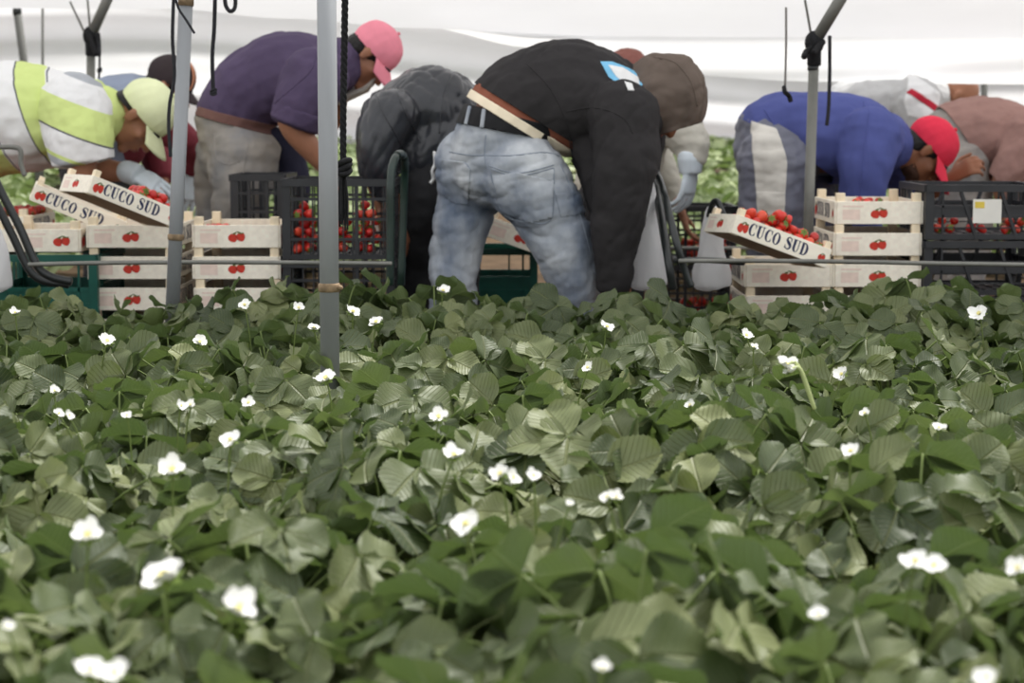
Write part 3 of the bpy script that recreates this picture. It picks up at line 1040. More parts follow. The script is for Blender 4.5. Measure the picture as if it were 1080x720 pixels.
def crate_at(px, Yf, z, label, yaw=-PI / 2, **kw):
    """end-on crate whose front end is centred at photo column px, depth Yf"""
    x = (px - 540) / F * Yf
    return wooden_crate(label, (x, Yf + CL / 2, z), yaw, **kw)

FY = 6.02
def stack(px, zs, what, jit=0):
    nm = ['topmost of', 'second from the top in', 'third from the top in', 'fourth from the top in', 'lowest of']
    out = []
    for i, z in enumerate(sorted(zs, reverse=True)):
        out.append(crate_at(px + rnd.uniform(-1.0, 1.0), FY + rnd.uniform(0, .008), z, 'pale wooden crate, %s %s' % (nm[min(i, 4)], what)))
    return out
stack(138, [.325, .425, .525, .625], 'the stack behind the leaning pole')
stack(249, [.325, .425, .525, .625], 'the stack below the purple shirt')
stack(926, [.30, .40, .50, .60, .70], 'the tall stack under the red cap')
stack(832, [.30, .40, .50], 'the low stack behind the strawberry heap')
crate_at(38, FY, .612, 'pale wooden crate lying on the green crate at the far left', emblem_dx=.08)

# tilted crates with the writing
T1 = wooden_crate('tilted pale wooden crate with blue lettering and strawberries, below the striped polo', (P(122, 217, 5.80).x, 5.82, P(122, 212, 5.80).z - .028), R(36), (R(22), R(0)), 'tilted lettered crates', k=.77)
T0 = wooden_crate('tilted pale wooden crate half hidden behind another tilted one, at far left', (P(72, 215, 6.1).x, 6.18, P(72, 221, 6.1).z - .028), R(14), (R(24), R(1)), 'tilted lettered crates', k=.77)
T2 = wooden_crate('tilted pale wooden crate heaped with strawberries, in front of the track trousers', (P(807, 262, 5.80).x, 5.83, P(807, 254, 5.80).z - .030), R(15), (R(20), R(-2)), 'tilted lettered crates', k=.82)
# small crates seen in the gaps behind
def crate_px(px, py, Y, yaw, tilt, label): return wooden_crate(label, (P(px, py, Y).x, Y, P(px, py, Y).z), yaw, tilt)
crate_px(536, 258, 7.02, R(-80), (0, R(-20)), 'pale wooden crate tipped up, seen between the legs of the blue jeans')
crate_px(428, 252, 7.0, R(-90), (0, 0), 'pale wooden crate on a green crate, seen beside the black trousers')
crate_px(4, 247, 6.9, R(-90), (0, 0), 'pale wooden crate full of fruit at the left edge behind the black tube')

# ------------------------------------------------------------------ plastic crates
def plastic_crate(name, label, c, size, yaw, material, group, style='lattice', paper=False):
    """c: middle of the base"""
    Lx, Wy, H = size
    e = empty(name, (0, 0, 0)); tag(e, label, 'crate', group)
    m = MT[material]
    def part(nm, mb, mm=None):
        me = mb.mesh(nm); o = bpy.data.objects.new(nm, me); COL.objects.link(o); o.parent = e
        me.materials.append(mm or m)
        return o
    def side(nm, length, tf):
        mb = MB()
        def bar(u0, u1, v0, v1, t=.006, d=0):
            q = []
            for dd in (d - t / 2, d + t / 2):
                for (a, b_) in ((u0, v0), (u1, v0), (u1, v1), (u0, v1)): q.append(tf(a, b_, dd))
            mb.add((q, [(0, 1, 2, 3), (7, 6, 5, 4), (0, 4, 5, 1), (1, 5, 6, 2), (2, 6, 7, 3), (3, 7, 4, 0)]))
        h = length / 2
        bar(-h, h, H - .022, H, .016, .004)                    # rim
        bar(-h, h, 0, .016, .012)
        bar(-h, -h + .026, 0, H, .014); bar(h - .026, h, 0, H, .014)
        if style == 'lattice':
            nb = 4
            for k in range(1, nb): bar(-h, h, H * k / nb - .004, H * k / nb + .005, .009)
            n = max(4, int(length / .032))
            for k in range(1, n):
                u = -h + length * k / n
                bar(u - .0022, u + .0022, 0, H, .006)
            for k in (1, 2):
                u = -h + length * k / 3
                bar(u - .006, u + .006, 0, H, .014)
            n2 = max(8, int(length / .022))                    # finer grille in the lower half
            for k in range(1, n2):
                u = -h + length * k / n2
                bar(u - .0018, u + .0018, 0, H * .26, .004)
        else:
            ho = length * .22                                   # hand hole
            bar(-h, h, H * .40, H * .45, .010); bar(-h, -ho, H * .45, H * .60, .004); bar(ho, h, H * .45, H * .60, .004)
            bar(-ho, ho, H * .45, H * .58, .004)
            bar(-h, h, H * .58, H * .63, .010); bar(-h, h, H * .20, H * .225, .006)
            if style == 'plain': bar(-h, h, 0, H * .40, .004)
            n = max(4, int(length / .05))
            for k in range(1, n):
                u = -h + length * k / n
                if abs(u) > ho: bar(u - .003, u + .003, 0, H, .010)
            for k in (1, 2):
                u = -h + length * k / 3
                a0, a1 = (u - .03, u + .03)
                q = []
                for dd in (-.008, .008):
                    for (a, b_) in ((a0, H), (a0 + .010, H), (a1 + .010, 0), (a1, 0)): q.append(tf(a, b_, dd))
                if style == 'brace': mb.add((q, [(0, 1, 2, 3), (7, 6, 5, 4), (0, 4, 5, 1), (1, 5, 6, 2), (2, 6, 7, 3), (3, 7, 4, 0)]))
        return part(nm, mb)
    s1 = side('side_wall', Lx, lambda u, v, d: Vector((u, -Wy / 2 + .006 - d, v)))
    side('side_wall', Lx, lambda u, v, d: Vector((-u, Wy / 2 - .006 + d, v)))
    side('end_wall', Wy, lambda u, v, d: Vector((Lx / 2 - .006 + d, u, v)))
    side('end_wall', Wy, lambda u, v, d: Vector((-Lx / 2 + .006 - d, -u, v)))
    bt = MB()
    n = 9
    for k in range(n): bt.add(box((-Lx / 2 + Lx * (k + .5) / n, 0, .006), (Lx / n * .62, Wy - .02, .006)))
    for k in range(4): bt.add(box((0, -Wy / 2 + Wy * (k + .5) / 4, .006), (Lx - .02, .018, .007)))
    part('base_grid', bt)
    if paper:
        pp = MB().add(box((.0, -Wy / 2 - .006, H * .52), (.09, .0012, .075)))
        o = bpy.data.objects.new('paper_label', pp.mesh('paper_label')); o.data.materials.append(MT['paper']); COL.objects.link(o); o.parent = s1
        pp = MB().add(box((-.024, -Wy / 2 - .0072, H * .52 + .02), (.03, .0012, .02)))
        o2 = bpy.data.objects.new('yellow_print', pp.mesh('yellow_print')); o2.data.materials.append(MT['yellow_print']); COL.objects.link(o2); o2.parent = s1
    e.location = c; e.rotation_euler = (0, 0, yaw)
    return e
GB = 'black plastic harvest crates'
x = (356.5 - 540) / F * 5.99
BC_top = plastic_crate('plastic_crate', 'black lattice plastic crate with strawberries, on top beside the near pole', (x, 5.99 + .19, .592), (.352, .38, .253), 0, 'black_plastic', GB)
BC_low = plastic_crate('plastic_crate', 'black lattice plastic crate at the bottom beside the near pole', (x, 5.99 + .19, .335), (.352, .38, .253), 0, 'black_plastic', GB)
x = (270 - 540) / F * 6.46
plastic_crate('plastic_crate', 'empty black lattice crate standing behind the pale crates, before the grey trousers', (x + .008, 6.46 + .16, .592), (.185, .32, .255), 0, 'black_plastic', GB)
plastic_crate('plastic_crate', 'lower black lattice crate hidden behind the pale crates', (x + .008, 6.46 + .16, .335), (.185, .32, .255), 0, 'black_plastic', GB)
x = (1040 - 540) / F * 6.0
BR_top = plastic_crate('plastic_crate', 'black plastic crate with a white paper label, right of the pale stack', (x, 6.0 + .2, .655), (.385, .40, .172), 0, 'black_plastic', GB, 'brace', True)
BR_low = plastic_crate('plastic_crate', 'black plastic crate with a hand hole, under the labelled one', (x, 6.0 + .2, .478), (.385, .40, .172), 0, 'black_plastic', GB, 'brace')
BR_bot = plastic_crate('plastic_crate', 'lowest black plastic crate under the labelled one, sunk in leaves', (x, 6.0 + .2, .301), (.385, .40, .172), 0, 'black_plastic', GB, 'brace')
x = (742 - 540) / F * 7.5
FB = []
for i, z in enumerate((.003, .235, .467)):
    FB.append(plastic_crate('plastic_crate', ['lowest', 'middle', 'uppermost'][i] + ' black crate in the far stack between the hooded worker and the track trousers', (x - .02, 7.68, z), (.30, .36, .228), 0, 'black_plastic', GB))
x = (790 - 540) / F * 8.1
x = (40 - 540) / F * 6.0
plastic_crate('green_crate', 'green plastic crate at the far left behind the black tube', (x + .01, 6.2, .327), (.35, .42, .28), 0, 'green_plastic', 'green plastic crates', 'plain')
x = (492 - 540) / F * 6.95
plastic_crate('green_crate', 'upper green plastic crate behind the blue jeans', (x, 7.12, .29), (.52, .34, .272), 0, 'green_plastic', 'green plastic crates', 'plain')
plastic_crate('green_crate', 'lower green plastic crate behind the blue jeans', (x, 7.12, .006), (.52, .34, .272), 0, 'green_plastic', 'green plastic crates', 'plain')

# ------------------------------------------------------------------ strawberries
def berry_mesh():
    prof = [(0, -.019), (.005, -.0178), (.0095, -.0128), (.0128, -.0052), (.0142, .0018), (.0132, .0088), (.0095, .0128), (.004, .0138), (0, .013)]
    v = []; f = []; seg = 12
    for (r, z) in prof:
        for k in range(seg):
            a = 2 * PI * k / seg; v.append((r * math.cos(a), r * math.sin(a), z))
    for i in range(len(prof) - 1):
        for k in range(seg):
            k2 = (k + 1) % seg; f.append((i * seg + k, i * seg + k2, (i + 1) * seg + k2, (i + 1) * seg + k))
    mb = MB().add((v, f))
    for k in range(6):
        a = 2 * PI * k / 6; d = Vector((math.cos(a), math.sin(a), 0)); s = Vector((-d.y, d.x, 0))
        mb.add(([Vector((0, 0, .0142)) - s * .002, Vector((0, 0, .0142)) + s * .002, d * .007 + s * .003 + Vector((0, 0, .0148)), d * .007 - s * .003 + Vector((0, 0, .0148)), d * .0135 + Vector((0, 0, .0125))], [(0, 1, 2, 3), (3, 2, 4)]), 1)
    mb.add(tube([(0, 0, .013), (.001, .001, .022)], .001, 5, 1), 1)
    me = mb.mesh('strawberry'); me.materials.append(MT['berry']); me.materials.append(MT['sepal'])
    me.polygons.foreach_set('use_smooth', [True] * len(me.polygons))
    return me
BERRY = berry_mesh()
def heap(crate, spots, label, group, s=1.0):
    mw = Matrix.LocRotScale(crate.location, crate.rotation_euler, crate.scale)
    for (x, y, z) in spots:
        o = bpy.data.objects.new('strawberry', BERRY); COL.objects.link(o)
        o.location = mw @ Vector((x, y, z))
        o.rotation_euler = (rnd.uniform(.9, 2.2), rnd.uniform(-.5, .5), rnd.uniform(0, 6.28))
        k = s * rnd.uniform(.9, 1.1); o.scale = (k, k, k)
        tag(o, label, 'strawberry', group)
def spots(x0, x1, y0, y1, z, zh, n=1.0, d=.036):
    out = []
    k = 0
    zz = z
    while zz < z + zh:
        x = x0 + (k % 2) * d / 2
        while x <= x1:
            y = y0 + (k % 2) * d / 2
            while y <= y1:
                if rnd.random() < n: out.append((x + rnd.uniform(-.003, .003), y + rnd.uniform(-.003, .003), zz + rnd.uniform(-.003, .006)))
                y += d
            x += d
        zz += d * .72; k += 1
    return out
heap(T2, [p for p in spots(-.155, .165, -.11, .02, .066, .07, 1, .045) if p[2] < .085 + .055 * (1 - abs(p[0]) / .2)], 'ripe strawberry heaped in the tilted crate before the track trousers', 'strawberries in the tilted crate at the trousers', 1.12)
heap(T1, spots(.02, .165, -.10, .02, .068, .05, 1, .045), 'ripe strawberry in the tilted crate below the striped polo', 'strawberries in the tilted crate below the polo', 1.12)
for cx in (-.10, .005, .095):
    heap(BC_top, [p for p in spots(cx - .03, cx + .036, -.165, -.125, .035, .16) if p[2] < .19 - abs(p[0] - cx) * 1.2], 'strawberry inside the black lattice crate beside the near pole', 'strawberries in the black lattice crate', 1.05)
for cx in (-.115, -.01, .10):
    heap(BR_top, spots(cx - .032, cx + .03, -.17, -.14, .03, .035), 'strawberry inside the black crate with the white paper label', 'strawberries in the labelled black crate', 1.0)
heap(FB[2], spots(-.05, .12, -.15, -.09, .03, .06), 'strawberry inside the far black crate beyond the white bags', 'strawberries in the far black crate', 1.1)
heap(FB[1], spots(-.05, .12, -.15, -.12, .03, .06), 'strawberry inside the middle crate of the far black stack', 'strawberries in the far middle crate', 1.1)
_e = [o for o in COL.objects if o.get('label', '').startswith('topmost') or o.get('label', '').startswith('pale wooden crate, topmost')]
for o in _e:
    if 'purple' in o['label']:
        heap(o, [(.13, -.10, .06), (.13, -.065, .062), (.10, -.085, .06), (.10, -.05, .06)], 'strawberry peeping over the pale crate below the purple shirt', 'strawberries below the purple shirt', 1.1)
    if 'red cap' in o['label']:
        heap(o, [(-.1, .02, .06), (-.1, .055, .06), (-.135, .0, .062), (.1, -.02, .062), (.1, -.055, .064)], 'strawberry in the topmost crate under the red cap', 'strawberries under the red cap', 1.1)
_c = [o for o in COL.objects if o.get('label', '').startswith('pale wooden crate full of fruit')][0]
heap(_c, spots(-.17, .1, -.1, .1, .055, .03), 'strawberry in the pale crate at the left edge', 'strawberries at the left edge', 1.1)

# ------------------------------------------------------------------ picking trolleys
def trolley(x0, x1, y0, y1, zp, zr, yr, label, handles, rail_px):
    e = root_at('picking_trolley', ((x0 + x1) / 2, (y0 + y1) / 2, 0), label, 'trolley', 'picking trolleys')
    tr = MB()
    for k in range(9):
        t = x0 + (x1 - x0) * (k + .5) / 9
        tr.add(box((t, (y0 + y1) / 2, zp - .008), ((x1 - x0) / 9 * .6, y1 - y0, .012)))
    for y in (y0, (y0 + y1) / 2, y1): tr.add(box(((x0 + x1) / 2, y, zp - .026), (x1 - x0, .03, .024)))
    tr.build('tray', MT['black_tube'], e)
    r = MB(); r.add(tube([P(a, b_, yr) for a, b_ in rail_px], .0066, 8, 3))
    r.build('rail', MT['steel_old'], e, True)
    MB().add(tube([(x0, y1, zr), (x1, y1, zr)], .0066, 8, 1)).build('rail', MT['steel_old'], e, True)
    for x in (x0 + .05, x1 - .05):
        for y in (y0, y1):
            MB().add(tube([(x, y, .09), (x, y, zp - .03)], .011, 8, 1)).build('upright', MT['black_tube'], e, True)
            w = MB()
            n = 18
            for k in range(n):
                a, a2 = 2 * PI * k / n, 2 * PI * (k + 1) / n
                w.add(tube([(x + .085 * math.cos(a), y, .092 + .085 * math.sin(a)), (x + .085 * math.cos(a2), y, .092 + .085 * math.sin(a2))], .011, 6, 1))
            for k in range(5):
                a = 2 * PI * k / 5; w.add(tube([(x, y, .092), (x + .08 * math.cos(a), y, .092 + .08 * math.sin(a))], .005, 5, 1))
            w.add(cyl((x, y - .02, .092), (x, y + .02, .092), .018, 10))
            w.build('wheel', MT['black_tube'], e, True)
    for (pts, rr, mm) in handles:
        MB().add(tube([P(a, b_, y) for a, b_, y in pts], rr, 10, 5)).build('handle', MT[mm], e, True)
    return e
YR = 5.60
xl0, xl1 = P(-25, 280, 5.66).x, P(412, 280, 5.66).x
trolley(xl0, xl1, 5.66, 6.79, .320, .60, YR, 'low tubular trolley under the crates left of the blue jeans',
        [([(-14, 168, 5.62), (0, 200, 5.62), (20, 238, 5.62), (38, 278, 5.62), (52, 291, 5.62), (75, 297, 5.62)], .0125, 'black_tube'),
         ([(-22, 178, 5.72), (-4, 214, 5.72), (14, 250, 5.72), (30, 283, 5.72), (46, 296, 5.72), (72, 300, 5.72)], .0125, 'black_tube'),
         ([(-30, 155, 5.9), (0, 155, 5.9), (17, 155.5, 5.9), (22, 160, 5.9), (22, 172, 5.9), (26, 185, 5.9)], .008, 'steel_old'),
         ([(411, 300, 5.66), (412, 240, 5.66), (412, 190, 5.66), (416, 168, 5.7), (423, 162, 5.78), (427, 172, 5.86), (426, 200, 5.9), (423, 300, 5.9)], .0125, 'green_tube')],
        [(30, 279), (120, 277), (250, 276.5), (413, 278)])
xr0, xr1 = P(722, 280, 5.66).x, P(1130, 280, 5.66).x
trolley(xr0, xr1, 5.66, 6.42, .296, .60, YR, 'low tubular trolley under the crates right of the black hoodie',
        [([(729, 302, 5.62), (722, 284, 5.62), (712, 250, 5.62), (702, 210, 5.75), (694, 186, 5.96), (687, 178, 6.02), (682, 186, 6.04)], .0115, 'black_tube'),
         ([(710, 304, 5.74), (705, 275, 5.74), (699, 240, 5.84), (693, 205, 6.02), (688, 192, 6.05), (683, 188, 6.05)], .0135, 'black_tube'),
         ([(748, 228, 6.0), (752, 214, 5.98), (757, 213, 5.96), (762, 224, 5.94), (770, 240, 5.94)], .010, 'black_tube'),
         ([(712, 275, 5.64), (735, 274, 5.66), (760, 275, 5.68), (785, 277, 5.66)], .009, 'black_tube')],
        [(716, 275), (800, 275), (900, 276), (1000, 278), (1140, 280)])

# ------------------------------------------------------------------ white plastic bags hanging from the trolleys
def bag(label, pts, Y, dk, seed):
    sh = [L(Y, [(a, b_, 0, r, dk) for a, b_, r in pts], 0, 26, 6, .3)]
    o = union('plastic_bag', sh, .007, MT['white_bag'], None, (), 3, [(.010, (9, 9, 3)), (.005, (24, 24, 9))], 0, seed)
    org = P(pts[-1][0], pts[-1][1], Y)
    o.data.transform(Matrix.Translation(-org)); o.location = org
    tag(o, label, 'bag', 'white plastic bags')
bag('white plastic bag hanging between the black sleeve and the black tubes', [(684, 190, 5), (683, 205, 9), (681, 235, 14), (682, 265, 18), (684, 300, 20)], 6.0, 1.0, 2)
bag('white plastic bag hanging from a black hook left of the tilted crate', [(752, 219, 6), (751, 240, 10), (750, 265, 13), (751, 285, 19), (752, 300, 20)], 6.02, 1.0, 5)
bag('white plastic bag at the left edge under the black tube', [(-14, 222, 6), (-9, 245, 11), (-7, 275, 17), (-6, 302, 20)], 5.86, 1.0, 8)
# ------------------------------------------------------------------ clothes materials
def cloth(name, rgb, rough=.85, var=.12, scale=5, bump=.35, bscale=26, rgb2=None, spec=.2):
    return mat(name, srgb(*rgb), rough, spec, var, scale, bump, bscale, 0, srgb(*rgb2) if rgb2 else None)
MT['purple'] = cloth('purple_shirt', (84, 72, 98))
MT['hoodie'] = cloth('black_hoodie', (50, 48, 49), bscale=18)
MT['hood'] = cloth('brown_hood', (104, 92, 84), bscale=40)
MT['denim'] = mat('faded_denim', srgb(76, 92, 116), .85, .2, .2, 6, .5, 60, 0, srgb(200, 204, 208), stretch=(1, 1, .6))
MT['denim_dark'] = cloth('denim_seam', (138, 146, 158))
MT['belt'] = cloth('black_belt', (30, 30, 32), .6)
MT['cream'] = cloth('cream_hem', (240, 226, 200), bump=.1)
MT['rust_cloth'] = cloth('rust_shirt', (138, 84, 66))
MT['brown_belt'] = cloth('brown_belt', (122, 90, 84))
MT['leather'] = mat('black_leather', srgb(50, 52, 57), .3, .5, .2, 8, .6, 22)
MT['black_trousers'] = cloth('black_trousers', (48, 48, 50))
MT['blue'] = cloth('blue_sweatshirt', (80, 88, 146), bscale=16)
MT['track'] = mat('grey_track_cloth', srgb(112, 114, 128), .5, .35, .12, 5, .5, 20)
MT['track_dark'] = mat('navy_track_cloth', srgb(58, 60, 84), .5, .35, .12, 5, .5, 20)  # plain navy cloth, also colours the painted shade on the grey track trousers
MT['track_stripe'] = cloth('pale_stripe', (216, 212, 204))
MT['grey_trousers'] = cloth('worn_grey_trousers', (128, 128, 130), rgb2=(168, 160, 150), scale=6)
MT['pink'] = cloth('pink_cap', (238, 144, 160), bump=.15)
MT['red'] = cloth('red_cap', (226, 56, 80), bump=.15)
MT['pale_yellow'] = cloth('pale_yellow_cap', (236, 242, 196), bump=.12)
MT['dark_cap'] = cloth('dark_cap', (60, 52, 54))
MT['orange'] = cloth('orange_piping', (206, 142, 112))
MT['maroon'] = cloth('maroon_shirt', (128, 56, 66))
MT['blue_grey'] = cloth('blue_grey_shirt', (142, 152, 172))
MT['brown'] = cloth('brown_shirt', (156, 122, 114), bscale=14)
MT['grey'] = cloth('grey_sweater', (190, 190, 190))
MT['white_cloth'] = cloth('white_cloth', (232, 232, 232), bump=.15)
MT['red_stripe'] = cloth('red_stripe', (184, 44, 62), bump=.1)
MT['beige'] = cloth('pale_beige_sleeve', (206, 202, 190))
MT['logo_blue'] = cloth('light_blue_print', (126, 190, 226), bump=.1)
MT['navy'] = cloth('navy_apron', (50, 50, 68))
MT['knit'] = cloth('reddish_knit', (140, 92, 84), bump=.6, bscale=90)
MT['boot'] = cloth('muddy_boot', (62, 54, 48))
MT['beard'] = cloth('dark_stubble', (74, 52, 42))

def stripe_mat(name, d, off, period, stops):
    m, nt, b, out = mat_new(name)
    tc = N(nt, 'ShaderNodeTexCoord')
    dp = nt.nodes.new('ShaderNodeVectorMath'); dp.operation = 'DOT_PRODUCT'; dp.inputs[1].default_value = d
    nt.links.new(tc.outputs['Object'], dp.inputs[0])
    a = nt.nodes.new('ShaderNodeMath'); a.operation = 'SUBTRACT'; a.inputs[1].default_value = off; nt.links.new(dp.outputs['Value'], a.inputs[0])
    a2 = nt.nodes.new('ShaderNodeMath'); a2.operation = 'DIVIDE'; a2.inputs[1].default_value = period; nt.links.new(a.outputs[0], a2.inputs[0])
    fr = nt.nodes.new('ShaderNodeMath'); fr.operation = 'FRACT'; nt.links.new(a2.outputs[0], fr.inputs[0])
    rp = ramp(nt, stops); rp.color_ramp.interpolation = 'CONSTANT'
    nt.links.new(fr.outputs[0], rp.inputs['Fac']); nt.links.new(rp.outputs[0], b.inputs['Base Color'])
    b.inputs['Roughness'].default_value = .85; b.inputs['Specular IOR Level'].default_value = .2
    nz = N(nt, 'ShaderNodeTexNoise', Scale=24, Detail=4); nt.links.new(tc.outputs['Object'], nz.inputs['Vector'])
    bp = N(nt, 'ShaderNodeBump', Strength=.3, Distance=.004); nt.links.new(nz.outputs['Fac'], bp.inputs['Height']); nt.links.new(bp.outputs['Normal'], b.inputs['Normal'])
    return m

# ------------------------------------------------------------------ anatomy
def frame3(up, fwd):
    u = Vector(up).normalized(); f = Vector(fwd); f = (f - u * f.dot(u)).normalized()
    x = f.cross(u)
    return Matrix((x, f, u)).transposed()

class Head:
    def __init__(s, c, up, fwd, k=.94):
        s.c = Vector(c); s.m = frame3(up, fwd); s.k = k
    def w(s, p): return s.c + s.m @ (Vector(p) * s.k)
    def e(s, c, r, seg=18, rings=12): return ell(s.w(c), tuple(x * s.k for x in r), s.m, seg, rings)
    def lf(s, pts, seg=10, sub=4): return loft([tuple(s.w(p[:3])) + (p[3] * s.k, (p[4] if len(p) > 4 else p[3]) * s.k) for p in pts], seg, sub, 1, s.m @ Vector((1, 0, 0)))
    def shapes(s):
        sh = [s.e((0, -.012, .045), (.076, .098, .09)), s.e((0, .03, -.02), (.062, .068, .085)), s.e((0, .028, -.072), (.05, .055, .035)),
              s.e((0, .074, -.096), (.024, .021, .02), 10, 8)]
        sh.append(s.lf([(0, .088, .022, .009), (0, .106, -.006, .011), (0, .116, -.024, .014)]))
        for q in (-1, 1):
            sh.append(s.e((q * .013, .104, -.027), (.009, .011, .008), 8, 6))
            sh.append(s.e((q * .042, .060, -.018), (.024, .022, .022), 10, 8))
            sh.append(s.lf([(q * .012, .090, .026, .008), (q * .034, .086, .031, .009), (q * .052, .066, .024, .008)]))
            sh.append(s.e((q * .078, -.006, -.004), (.008, .020, .032), 12, 8))
            sh.append(s.e((q * .083, -.014, .006), (.006, .013, .022), 10, 8))
        sh.append(s.e((0, .096, -.053), (.024, .011, .007), 10, 6))
        sh.append(s.e((0, .093, -.066), (.021, .011, .008), 10, 6))
        return sh
    def neck(s, to, r0=.056, r1=.062):
        a = s.w((0, -.022, -.05)); b = Vector(to)
        return loft([tuple(a) + (r0, r0), tuple(a.lerp(b, .5)) + (r0 * 1.0, r0), tuple(b) + (r1, r1 * 1.15)], 16, 4, 1)
    def face(s, body, skin='skin'):
        for q in (-1, 1):
            e = MB().add(s.e((q * .032, .080, .007), (.0125, .0115, .0105), 12, 8)).build('eye', MT['eye'], body, True)
            MB().add(s.e((q * .033, .0905, .005), (.0055, .0025, .0055), 10, 6)).build('iris', MT['iris'], e, True)
            MB().add(s.lf([(q * .014, .0985, .035, .0035), (q * .034, .0955, .041, .004), (q * .052, .077, .033, .0025)], 8)).build('eyebrow', MT['hair'], body, True)
        MB().add(s.e((0, .102, -.054), (.020, .0075, .005), 12, 6)).add(s.e((0, .099, -.065), (.018, .0085, .006), 12, 6)).build('lips', MT['lip'], body, True)
    def hair(s, body, low=-.03, front=.055, name='hair'):
        return union(name, [s.e((0, -.012, .044), (.079, .099, .091)), s.e((0, -.05, -.02), (.068, .058, .06))], .005, MT['hair'], body,
                     [(s.w((0, 0, low)), s.m @ Vector((0, -.25, 1))), (s.w((0, front, 0)), s.m @ Vector((0, -1, -.25)))], 4, (.002, (60, 60, 60)), 0)
    def beard(s, body):
        return union('beard', [s.e((0, .030, -.073), (.0525, .0575, .0365)), s.e((0, .074, -.096), (.0265, .0235, .0225)), s.e((0, .03, -.03), (.0635, .066, .06))], .005, MT['beard'], body,
                     [(s.w((0, .0, -.058)), s.m @ Vector((0, -.1, -1))), (s.w((0, .02, 0)), s.m @ Vector((0, 1, -.15)))], 3, (.003, (80, 80, 80)), 0)
    def cap(s, body, m, brim=.075, droop=.25, back=0, tilt=0, name='cap', wide=1.0):
        dome = union(name, [s.e((0, -.010, .047), (.088, .110, .100))], .006, MT[m], body, [(s.w((0, .1, .040 + tilt)), s.m @ Vector((0, -.22, 1)))], 3, (.003, (16, 16, 16)), .003)
        v = []; f = []
        na, nr = 18, 6
        for j in range(nr + 1):
            t = j / nr
            for i in range(na + 1):
                a = R(-68 + 136 * i / na) * wide
                ex = brim * (math.cos(a * 1.05) ** .6 if abs(a * 1.05) < PI / 2 else 0)
                x = math.sin(a) * (.086 + ex * t * .35); y = -.010 + math.cos(a) * .106 + ex * t
                z = .040 + tilt - droop * ex * t - .018 * (math.sin(a) ** 2) * (1 + t) - .03 * t * t * .3
                v.append(s.w((x, y, z)))
        for j in range(nr):
            for i in range(na):
                q = j * (na + 1) + i; f.append((q, q + 1, q + na + 2, q + na + 1))
        b = MB().add((v, f)).build('brim', MT[m], dome, True)
        md = b.modifiers.new('solid', 'SOLIDIFY'); md.thickness = .0035; md.offset = 0
        MB().add(s.e((0, -.012, .149), (.008, .008, .005), 10, 6)).build('button', MT[m], dome, True)
        return dome

def hand(wrist, d, side, k=1.0, curl=.5, spread=.09, thumb=1):
    """closed shapes of a hand: palm, four fingers of unequal length with bent knuckles, a thumb from the side of the palm"""
    d = Vector(d).normalized(); sd = Vector(side); sd = (sd - d * sd.dot(d)).normalized(); n = d.cross(sd)
    w = Vector(wrist)
    sh = [loft([tuple(w - d * .02 * k) + (.020 * k, .026 * k), tuple(w + d * .03 * k) + (.017 * k, .036 * k), tuple(w + d * .085 * k) + (.0135 * k, .041 * k)], 16, 4, .6, sd)]
    for i, ln in enumerate((.92, 1.0, .95, .76)):
        off = (1.5 - i) * .0225 * k
        b = w + d * (.085 - .006 * abs(i - 1.2)) * k + sd * off
        ang = (1.5 - i) * spread
        fd = (d * math.cos(ang) + sd * math.sin(ang)).normalized()
        pts = [tuple(b - fd * .02 * k) + (.0098 * k,) * 2, tuple(b) + (.0097 * k,) * 2]
        p = b; a = 0
        for seg_, (l, r) in enumerate(((.042, .0090), (.027, .0082), (.021, .0068))):
            a += curl * (.75, 1.0, .7)[seg_]
            dd = fd * math.cos(a) - n * math.sin(a)
            p = p + dd * l * ln * k
            pts.append(tuple(p) + (r * k, r * k))
        sh.append(loft(pts, 10, 3, 1, sd))
    tb = w + d * .025 * k + sd * .028 * k * thumb
    t1 = tb + (d * .55 + sd * .75 * thumb - n * .35) * .04 * k
    t2 = t1 + (d * .85 + sd * .35 * thumb - n * .45) * .032 * k
    t3 = t2 + (d * .95 + sd * .05 * thumb - n * .4) * .026 * k
    sh.append(loft([tuple(tb) + (.014 * k,) * 2, tuple(t1) + (.0115 * k,) * 2, tuple(t2) + (.0100 * k,) * 2, tuple(t3) + (.0082 * k,) * 2], 10, 3, 1, sd))
    return sh

def PX(px, Y): return (px - 540) * M(Y)

def person(px, Y, label):
    p = P(px, 300, Y)
    e = empty('person', (p.x, Y, 0))
    tag(e, label, 'person')
    return e

def boots(e, Y, spots):
    """spots: (px, dy, toe dx m): ankle boots on the ground"""
    for (px, dy, tx) in spots:
        x = P(px, 300, Y).x; y = Y + dy
        sh = [loft([(x - .04, y, .05, .05, .04), (x + .04 * (1 if tx > 0 else -1) + .0, y, .05, .048, .042), (x + tx, y - .02, .04, .034, .042)], 14, 4, 1),
              cyl((x - .005, y, .05), (x - .01, y, .20), .052, 14, .3)]
        union('boot', sh, .007, MT['boot'], e, [((0, 0, .004), (0, 0, 1))], 4)

V = .0065
def wdir(ix, iy, dy=0): return Vector((ix, dy, -iy))     # photo direction (y down) -> world

